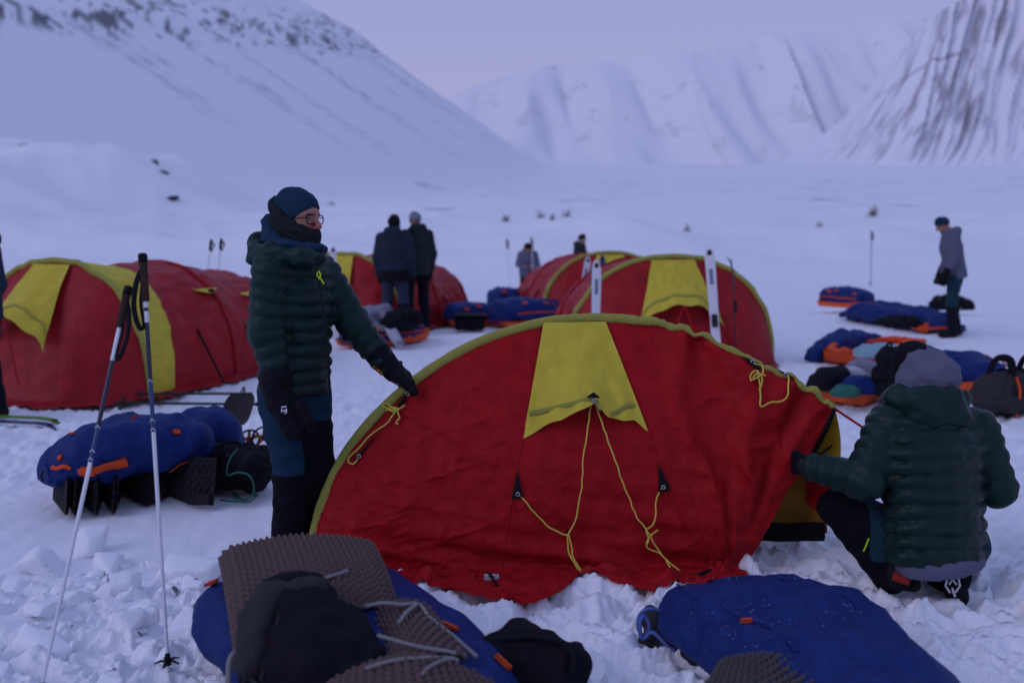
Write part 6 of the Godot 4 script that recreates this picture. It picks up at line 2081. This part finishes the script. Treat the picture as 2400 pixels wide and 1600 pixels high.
func make_poles() -> void:
	var a: Vector3 = Vector3(-1.267, 0.000, -3.502)
	ski_pole("tall ski pole planted upright, its star basket on the snow", a, Vector3(-1.377, 1.512, -3.720), [[0.0, 0.575, M.pole_white, 1.0], [0.575, 0.70, M.pole_blue, 1.02, [0.578, 0.60, 0.695]], [0.70, 0.84, M.pole_dark, 1.02], [0.84, 0.868, M.pole_white, 1.03], [0.868, 0.876, M.pole_dark, 1.05], [0.876, 0.892, M.pole_white, 1.03], [0.892, 1.0, M.cork, 1.75]], 0.0088, Vector3(-0.8, 0, 0.5))
	var b: Vector3 = Vector3(-1.631, 0.000, -3.259)
	ski_pole("slanting ski pole leaning over the upright one", b, Vector3(-1.446, 1.389, -3.740), [[0.0, 0.56, M.pole_white, 1.0], [0.56, 0.65, M.pole_blue, 1.02, [0.565, 0.585, 0.645]], [0.65, 0.815, M.pole_dark, 1.02], [0.815, 0.90, M.pole_white, 1.03], [0.90, 1.0, M.cork, 1.75]], 0.0088, Vector3(0.9, 0, 0.3))


func make_far_gear() -> void:
	# behind the standing person: an open pulk with clothes thrown over it
	var pc := pulk("orange sledge with blue bag, grey clothes thrown over it, before the two people", Vector3(-2.238, 0.000, -13.156), Vector3(-1.323, 0.000, -14.449), 0.30, 0.26, "loaded sledges of the camp", 7.0)
	var cl: Vector3 = Vector3(-1.838, 0.000, -13.544)
	var jk := thing("grey_jacket", "grey jacket thrown over the orange sledge", "jacket", cl)
	var f := field([Vector3(-2.125, 0.426, -13.600) - cl, Vector3(-1.588, 0.041, -13.300) - cl], 0.35, 0.022)
	f.bone(Vector3(-2.019, 0.378, -13.600) - cl, Vector3(-1.760, 0.461, -13.550) - cl, 0.13, 0.11, 0.06)
	f.bone(Vector3(-1.754, 0.447, -13.500) - cl, Vector3(-1.494, 0.047, -13.250) - cl, 0.09, 0.055, 0.05)
	f.bone(Vector3(-2.005, 0.346, -13.500) - cl, Vector3(-1.833, 0.207, -13.400) - cl, 0.13, 0.10, 0.06)
	f.roughen(func(p: Vector3) -> float: return 0.04 * noise.get_noise_3d(p.x * 5.0, p.y * 5.0, p.z * 5.0))
	part("cloth", f.mesh(Geo.new()), M.cloth_grey, jk)
	part("lining", Geo.new().tube(curve([Vector3(-1.707, 0.360, -13.350) - cl, Vector3(-1.580, 0.165, -13.250) - cl, Vector3(-1.478, 0.012, -13.200) - cl], 8), [0.05, 0.06, 0.07, 0.075, 0.075, 0.07, 0.06, 0.05, 0.03], 8, 0.4, Vector3(0, 0, 1)), M.cloth_pale, jk)
	backpack("black pack standing on the orange sledge at the people's feet", Vector3(-1.491, 0.185, -13.500), 0.8, Vector3(0.5, 0.32, 0.36), M.bag_black)
	pulk("smaller blue bagged sledge with a black box before it", Vector3(-1.094, 0.000, -16.160), Vector3(-0.190, 0.000, -16.596), 0.36, 0.34, "loaded sledges of the camp", 1.0)
	var bx: Vector3 = Vector3(-0.670, 0.000, -15.547)
	var box := thing("black_box", "low black case on the snow before the smaller blue sledge", "case", bx)
	part("case", Geo.new().box(Transform3D(Basis(Vector3.UP, 0.1), Vector3(0, 0.11, 0)), Vector3(0.46, 0.22, 0.3), 0.03), M.bag_black, box)
	part("lid", Geo.new().box(Transform3D(Basis(Vector3.UP, 0.1), Vector3(0, 0.235, 0)), Vector3(0.47, 0.03, 0.31), 0.012), M.bag_grey, box)
	part("handle", Geo.new().tube(curve([Vector3(-0.08, 0.14, 0.17), Vector3(-0.04, 0.11, 0.19), Vector3(0.04, 0.11, 0.19), Vector3(0.08, 0.14, 0.16)], 8), 0.012, 6), M.web_black, box)
	pulk("large blue bagged sledge between the small one and the standing tent", Vector3(-0.321, 0.000, -15.882), Vector3(0.847, 0.000, -16.900), 0.42, 0.42, "loaded sledges of the camp", 2.0)
	pulk("blue bag heaped behind the large blue sledge, at the distant person's feet", Vector3(-0.471, 0.000, -19.179), Vector3(0.464, 0.000, -19.585), 0.36, 0.40, "loaded sledges of the camp", 6.0)
	# right side of the camp
	pulk("farthest blue and orange sledge on the open snow", Vector3(6.403, 0.000, -20.449), Vector3(7.123, 0.000, -19.585), 0.38, 0.36, "loaded sledges of the camp", 3.0)
	var lb: Vector3 = Vector3(6.278, 0.000, -15.882)
	var fb := thing("flat_bag", "long flat blue bag lying at the feet of the person looking down", "bag", lb, "blue bags on open snow")
	var flat := soft([Vector3(5.942, 0.000, -17.710) - lb, Vector3(6.213, 0.000, -17.377) - lb, Vector3(6.363, 0.000, -16.375) - lb, Vector3(6.578, 0.000, -15.353) - lb, Vector3(6.809, 0.000, -15.040) - lb], [0.18, 0.42, 0.46, 0.42, 0.2], [0.10, 0.26, 0.30, 0.24, 0.1], 40, 34, 0.06, 4.0)
	var cover := part("cover", flat, M.bag_blue, fb)
	sewn_line("zip", cover, flat, [Vector3(5.040, 0.220, -14.823) - lb, Vector3(5.172, 0.140, -14.272) - lb, Vector3(5.177, 0.170, -13.308) - lb, Vector3(5.458, 0.150, -13.276) - lb, Vector3(5.688, 0.120, -13.128) - lb, Vector3(5.904, 0.220, -13.171) - lb], 0.02, M.orange)
	for q in [Vector3(6.073, 0.220, -14.487), Vector3(5.532, 0.240, -13.544), Vector3(5.753, 0.200, -12.827)]:
		sewn_tab(cover, flat, q - lb, Vector3(1, 0, 0.3), 0.14, 0.10)
	backpack("black pack lying on top of the flat blue bag", Vector3(5.312, 0.240, -13.544), 0.4, Vector3(0.62, 0.16, 0.5), M.bag_black)
	var sn := thing("dark_bag", "dark bag on the snow behind the legs of the person looking down", "bag", Vector3(8.492, 0.000, -19.179))
	part("sack", soft([Vector3(-0.42, 0, 0), Vector3(-0.25, 0, 0), Vector3(0.1, 0, 0.03), Vector3(0.4, 0, 0)], [0.06, 0.2, 0.22, 0.08], [0.12, 0.26, 0.28, 0.14], 24, 24, 0.04, 1.0), M.bag_black, sn)
	part("strap", Geo.new().tube([Vector3(-0.3, 0.22, 0.12), Vector3(-0.1, 0.2, 0.2), Vector3(0.1, 0.05, 0.24)], 0.02, 6), M.straw, sn)
	# two opened pulks beside the crouching person
	var o1 := open_pulk("opened blue and orange sledge with pale things inside, above the orange one", Vector3(3.829, 0.000, -11.576), Vector3(5.085, 0.000, -12.613), 0.34, 5.0, true)
	var o2 := open_pulk("opened orange sledge full of small bags beside the crouching person", Vector3(2.999, 0.000, -9.544), Vector3(3.475, 0.000, -9.067), 0.36, 8.0, false)
	for q in [["pale teal bundle inside the opened blue and orange sledge", Vector3(4.217, 0.120, -11.296), Vector3(0.46, 0.16, 0.26), M.teal], ["dark bag at the end of the opened orange sledge", Vector3(2.976, 0.100, -9.127), Vector3(0.30, 0.22, 0.3), M.bag_black], ["white bag in the opened orange sledge", Vector3(3.187, 0.120, -9.204), Vector3(0.22, 0.18, 0.2), M.cloth_pale], ["blue packet in the opened orange sledge", Vector3(3.200, 0.100, -8.959), Vector3(0.34, 0.16, 0.22), M.bag_blue], ["green pouch in the opened orange sledge", Vector3(2.987, 0.100, -8.797), Vector3(0.18, 0.10, 0.16), M.rope_green], ["grey bundle behind the white bag", Vector3(3.426, 0.120, -9.570), Vector3(0.3, 0.2, 0.2), M.cloth_grey]]:
		var n := thing("packed_bag", q[0], "bag", q[1], "things packed in the opened sledges")
		var s: Vector3 = q[2]
		part("pouch", soft([Vector3(-s.x * 0.5, 0, 0), Vector3(-s.x * 0.4, 0, 0.01), Vector3(s.x * 0.4, 0, -0.01), Vector3(s.x * 0.5, 0, 0)], [s.z * 0.2, s.z * 0.48, s.z * 0.5, s.z * 0.2], [s.y * 0.6, s.y, s.y * 0.95, s.y * 0.5], 16, 20, 0.02, q[1].x), q[3], n)
	var bp := backpack("dark pack standing between the opened orange sledge and the crouching person", Vector3(3.473, 0.000, -8.955), 1.3, Vector3(0.5, 0.30, 0.34), M.bag_black)
	bp.rotation.z = 1.2
	bp.position.y = 0.24
	pulk("blue bagged sledge partly hidden behind the crouching person's hood", Vector3(4.403, 0.000, -10.215), Vector3(4.589, 0.000, -9.420), 0.34, 0.34, "loaded sledges of the camp", 4.5)
	var gp := backpack("grey and black backpack with orange cord at the right edge", Vector3(4.308, 0.000, -8.492), 0.35, Vector3(0.62, 0.40, 0.36), M.bag_grey)
	part("orange_cord", Geo.new().tube(curve([Vector3(-0.12, 0.36, 0.17), Vector3(-0.10, 0.22, 0.20), Vector3(-0.13, 0.08, 0.19), Vector3(-0.11, 0.02, 0.20)], 10), 0.012, 6), M.orange, gp)
	for s in [-1.0, 1.0]:
		part("shoulder_strap", Geo.new().tube(curve([Vector3(s * 0.16 - 0.10, 0.34, 0.0), Vector3(s * 0.16 - 0.06, 0.50, 0.04), Vector3(s * 0.16 + 0.08, 0.48, 0.06), Vector3(s * 0.16 + 0.12, 0.30, 0.05)], 14), 0.035, 8, 0.4, Vector3(0, 0, 1)), M.bag_black, gp)
	# skis and poles stuck in the snow
	ski("white ski planted at the left side of the nearer standing tent's door", Vector3(0.878, 0.000, -10.449), Vector3(0.889, 1.268, -10.450), M.ski_white, Vector3(0.1, 0, 1), 0.10)
	ski("tallest white ski planted at the right side of the nearer standing tent's door", Vector3(2.152, 0.000, -10.215), Vector3(2.032, 1.412, -10.300), M.ski_white, Vector3(-0.1, 0, 1), 0.105)
	ski("dark ski tip behind the tallest white ski", Vector3(2.537, 0.242, -11.200), Vector3(2.471, 1.276, -11.200), M.pole_dark, Vector3(1, 0, 0.3), 0.08)
	ski("white ski leaning on the farthest tent", Vector3(0.925, 0.037, -14.400), Vector3(1.105, 1.175, -14.400), M.ski_white, Vector3(0, 0, 1), 0.10)
	ski("dark purple ski against the farthest tent's yellow hood", Vector3(1.388, 0.015, -14.600), Vector3(1.324, 1.194, -14.600), M.pole_blue, Vector3(0, 0, 1), 0.09)
	ski("white ski with dark tip planted before the tent behind the two people", Vector3(-2.538, 0.028, -14.200), Vector3(-2.548, 1.335, -14.200), M.ski_white, Vector3(0, 0, 1), 0.10)
	far_pole("ski pole handle rising behind the tent with the wide yellow strip, right one", Vector3(-4.080, 0.516, -13.600), Vector3(-3.953, 1.448, -13.600), M.pole_white)
	far_pole("ski pole handle rising behind the tent with the wide yellow strip, left one", Vector3(-4.236, 0.516, -13.600), Vector3(-4.090, 1.436, -13.600), M.pole_white)
	far_pole("thin ski pole standing left of the distant bending person", Vector3(-0.040, -0.102, -23.000), Vector3(-0.120, 1.322, -23.000), M.pole_white)
	far_pole("thin white ski pole right beside the distant bending person", Vector3(0.539, -0.270, -23.200), Vector3(0.444, 1.349, -23.200), M.pole_white)
	far_pole("lone ski pole with mitts on the open snow at the right", Vector3(8.653, 0.191, -24.000), Vector3(8.629, 1.495, -24.000), M.pole_dark)


func open_pulk(label: String, tail: Vector3, nose: Vector3, half: float, seed_: float, flap: bool) -> Node3D:
	var at := tail.lerp(nose, 0.5)
	var t := thing("open_pulk", label, "sledge", at, "loaded sledges of the camp")
	var a := tail - at
	var b := nose - at
	part("hull", hull_mesh(a, b, half, 0.15), M.orange_hull, t)
	var d := (b - a).normalized()
	var side := d.cross(Vector3.UP).normalized()
	# the rim of the cover, pushed open all round
	var pts := []
	for i in 33:
		var q := TAU * i / 32.0
		pts.append(a.lerp(b, 0.5 + 0.5 * cos(q)) + side * sin(q) * half * 1.03 + Vector3(0, 0.17 + 0.025 * noise.get_noise_2d(cos(q) * 3.0, sin(q) * 3.0 + seed_), 0))
	part("cover_rim", Geo.new().tube(pts, 0.045, 8, 0.8), M.orange, t)
	part("cover_flap", soft([a - side * half * 1.1, a.lerp(b, 0.3) - side * half * 1.2, a.lerp(b, 0.7) - side * half * 1.25, b - side * half * 1.0], [0.05, 0.14, 0.15, 0.05], [0.10, 0.28 if flap else 0.16, 0.30 if flap else 0.16, 0.12], 24, 22, 0.04, seed_), M.bag_blue, t)
	return t


func tuft(label: String, where: Vector3, tall: float, m: Material, seed_: int, group: String) -> void:
	var t := thing("grass_tuft", label, "grass tuft", where, group)
	var rng := RandomNumberGenerator.new()
	rng.seed = seed_
	var g := Geo.new()
	for i in 34:
		var a := rng.randf() * TAU
		var r := pow(rng.randf(), 1.5) * tall * 0.42
		var p := Vector3(cos(a) * r * 1.2, -0.05, sin(a) * r)
		var l := tall * rng.randf_range(0.3, 1.0) * (1.2 - 0.8 * r / (tall * 0.42))
		var lean := Vector3(rng.randfn() * 0.16 + 0.1, 1, rng.randfn() * 0.16).normalized() * l
		g.tube([p, p + lean * 0.6, p + lean + Vector3(lean.x * 0.3, 0, 0)], [tall * 0.022, tall * 0.016, tall * 0.004], 4)
	part("blades", g, m, t)


func stone(label: String, where: Vector3, size: float, seed_: int, group: String) -> void:
	var t := thing("stone", label, "stone", where, group)
	var rng := RandomNumberGenerator.new()
	rng.seed = seed_
	var o := part("boulder", clod_mesh(rng, Vector3(1.2, 0.7, 1.0)), M.rock, t)
	o.scale = Vector3.ONE * size


func ground_point(p: Vector3) -> Vector3:
	return Vector3(p.x, height(p.x, p.z), p.z)


func make_small_things() -> void:
	var bank := "grass tufts along the far snow bank"
	for q in [["dark tuft on the snow bank left of the distant people", Vector3(-0.292, 1.666, -42.000), 0.5], ["largest dark tuft leaning on the bank behind the bending person", Vector3(1.252, 1.574, -43.000), 0.75], ["small dark tuft right of the largest one on the bank", Vector3(1.640, 1.400, -41.000), 0.35], ["upright dark tuft just left of the distant person in green", Vector3(2.264, 1.394, -42.000), 0.6], ["grey tuft low on the bank above the farthest tent", Vector3(5.735, 1.303, -42.000), 0.4], ["brown tuft on the bank above the nearer standing tent", Vector3(7.324, 1.303, -42.000), 0.45], ["pale brown tuft on the bank, left of three at the right", Vector3(13.473, 1.231, -44.000), 0.4], ["pale brown tuft on the bank, middle of three at the right", Vector3(15.101, 1.193, -44.000), 0.45], ["brown tuft above the lone ski pole", Vector3(16.541, 1.332, -46.000), 0.6]]:
		tuft(q[0], ground_point(q[1]), q[2], M.straw if q[0].contains("brown") else M.dry_stalk, hash(q[0]) % 1000, bank)
	var knoll := "dark stones on the snowy knoll"
	for q in [["dark stone on the knoll at the picture's left edge", Vector3(-31.888, 5.674, -66.000), 0.85], ["small stone above the leftmost one on the knoll", Vector3(-35.780, 6.807, -78.000), 0.5], ["stone on the knoll's crest left of the others", Vector3(-33.285, 6.940, -78.000), 0.6], ["upper stone of the line down the knoll's right shoulder", Vector3(-23.463, 5.618, -66.000), 0.7], ["second stone down the knoll's right shoulder", Vector3(-22.158, 5.170, -64.000), 0.5], ["third stone down the knoll's right shoulder", Vector3(-20.223, 4.437, -60.000), 0.6], ["lowest stone of the line down the knoll's right shoulder", Vector3(-18.704, 3.675, -56.000), 0.85], ["faint stone on the plain above the standing person's head", Vector3(-27.037, 5.181, -150.000), 1.2]]:
		stone(q[0], ground_point(q[1]), q[2], hash(q[0]) % 1000, knoll)
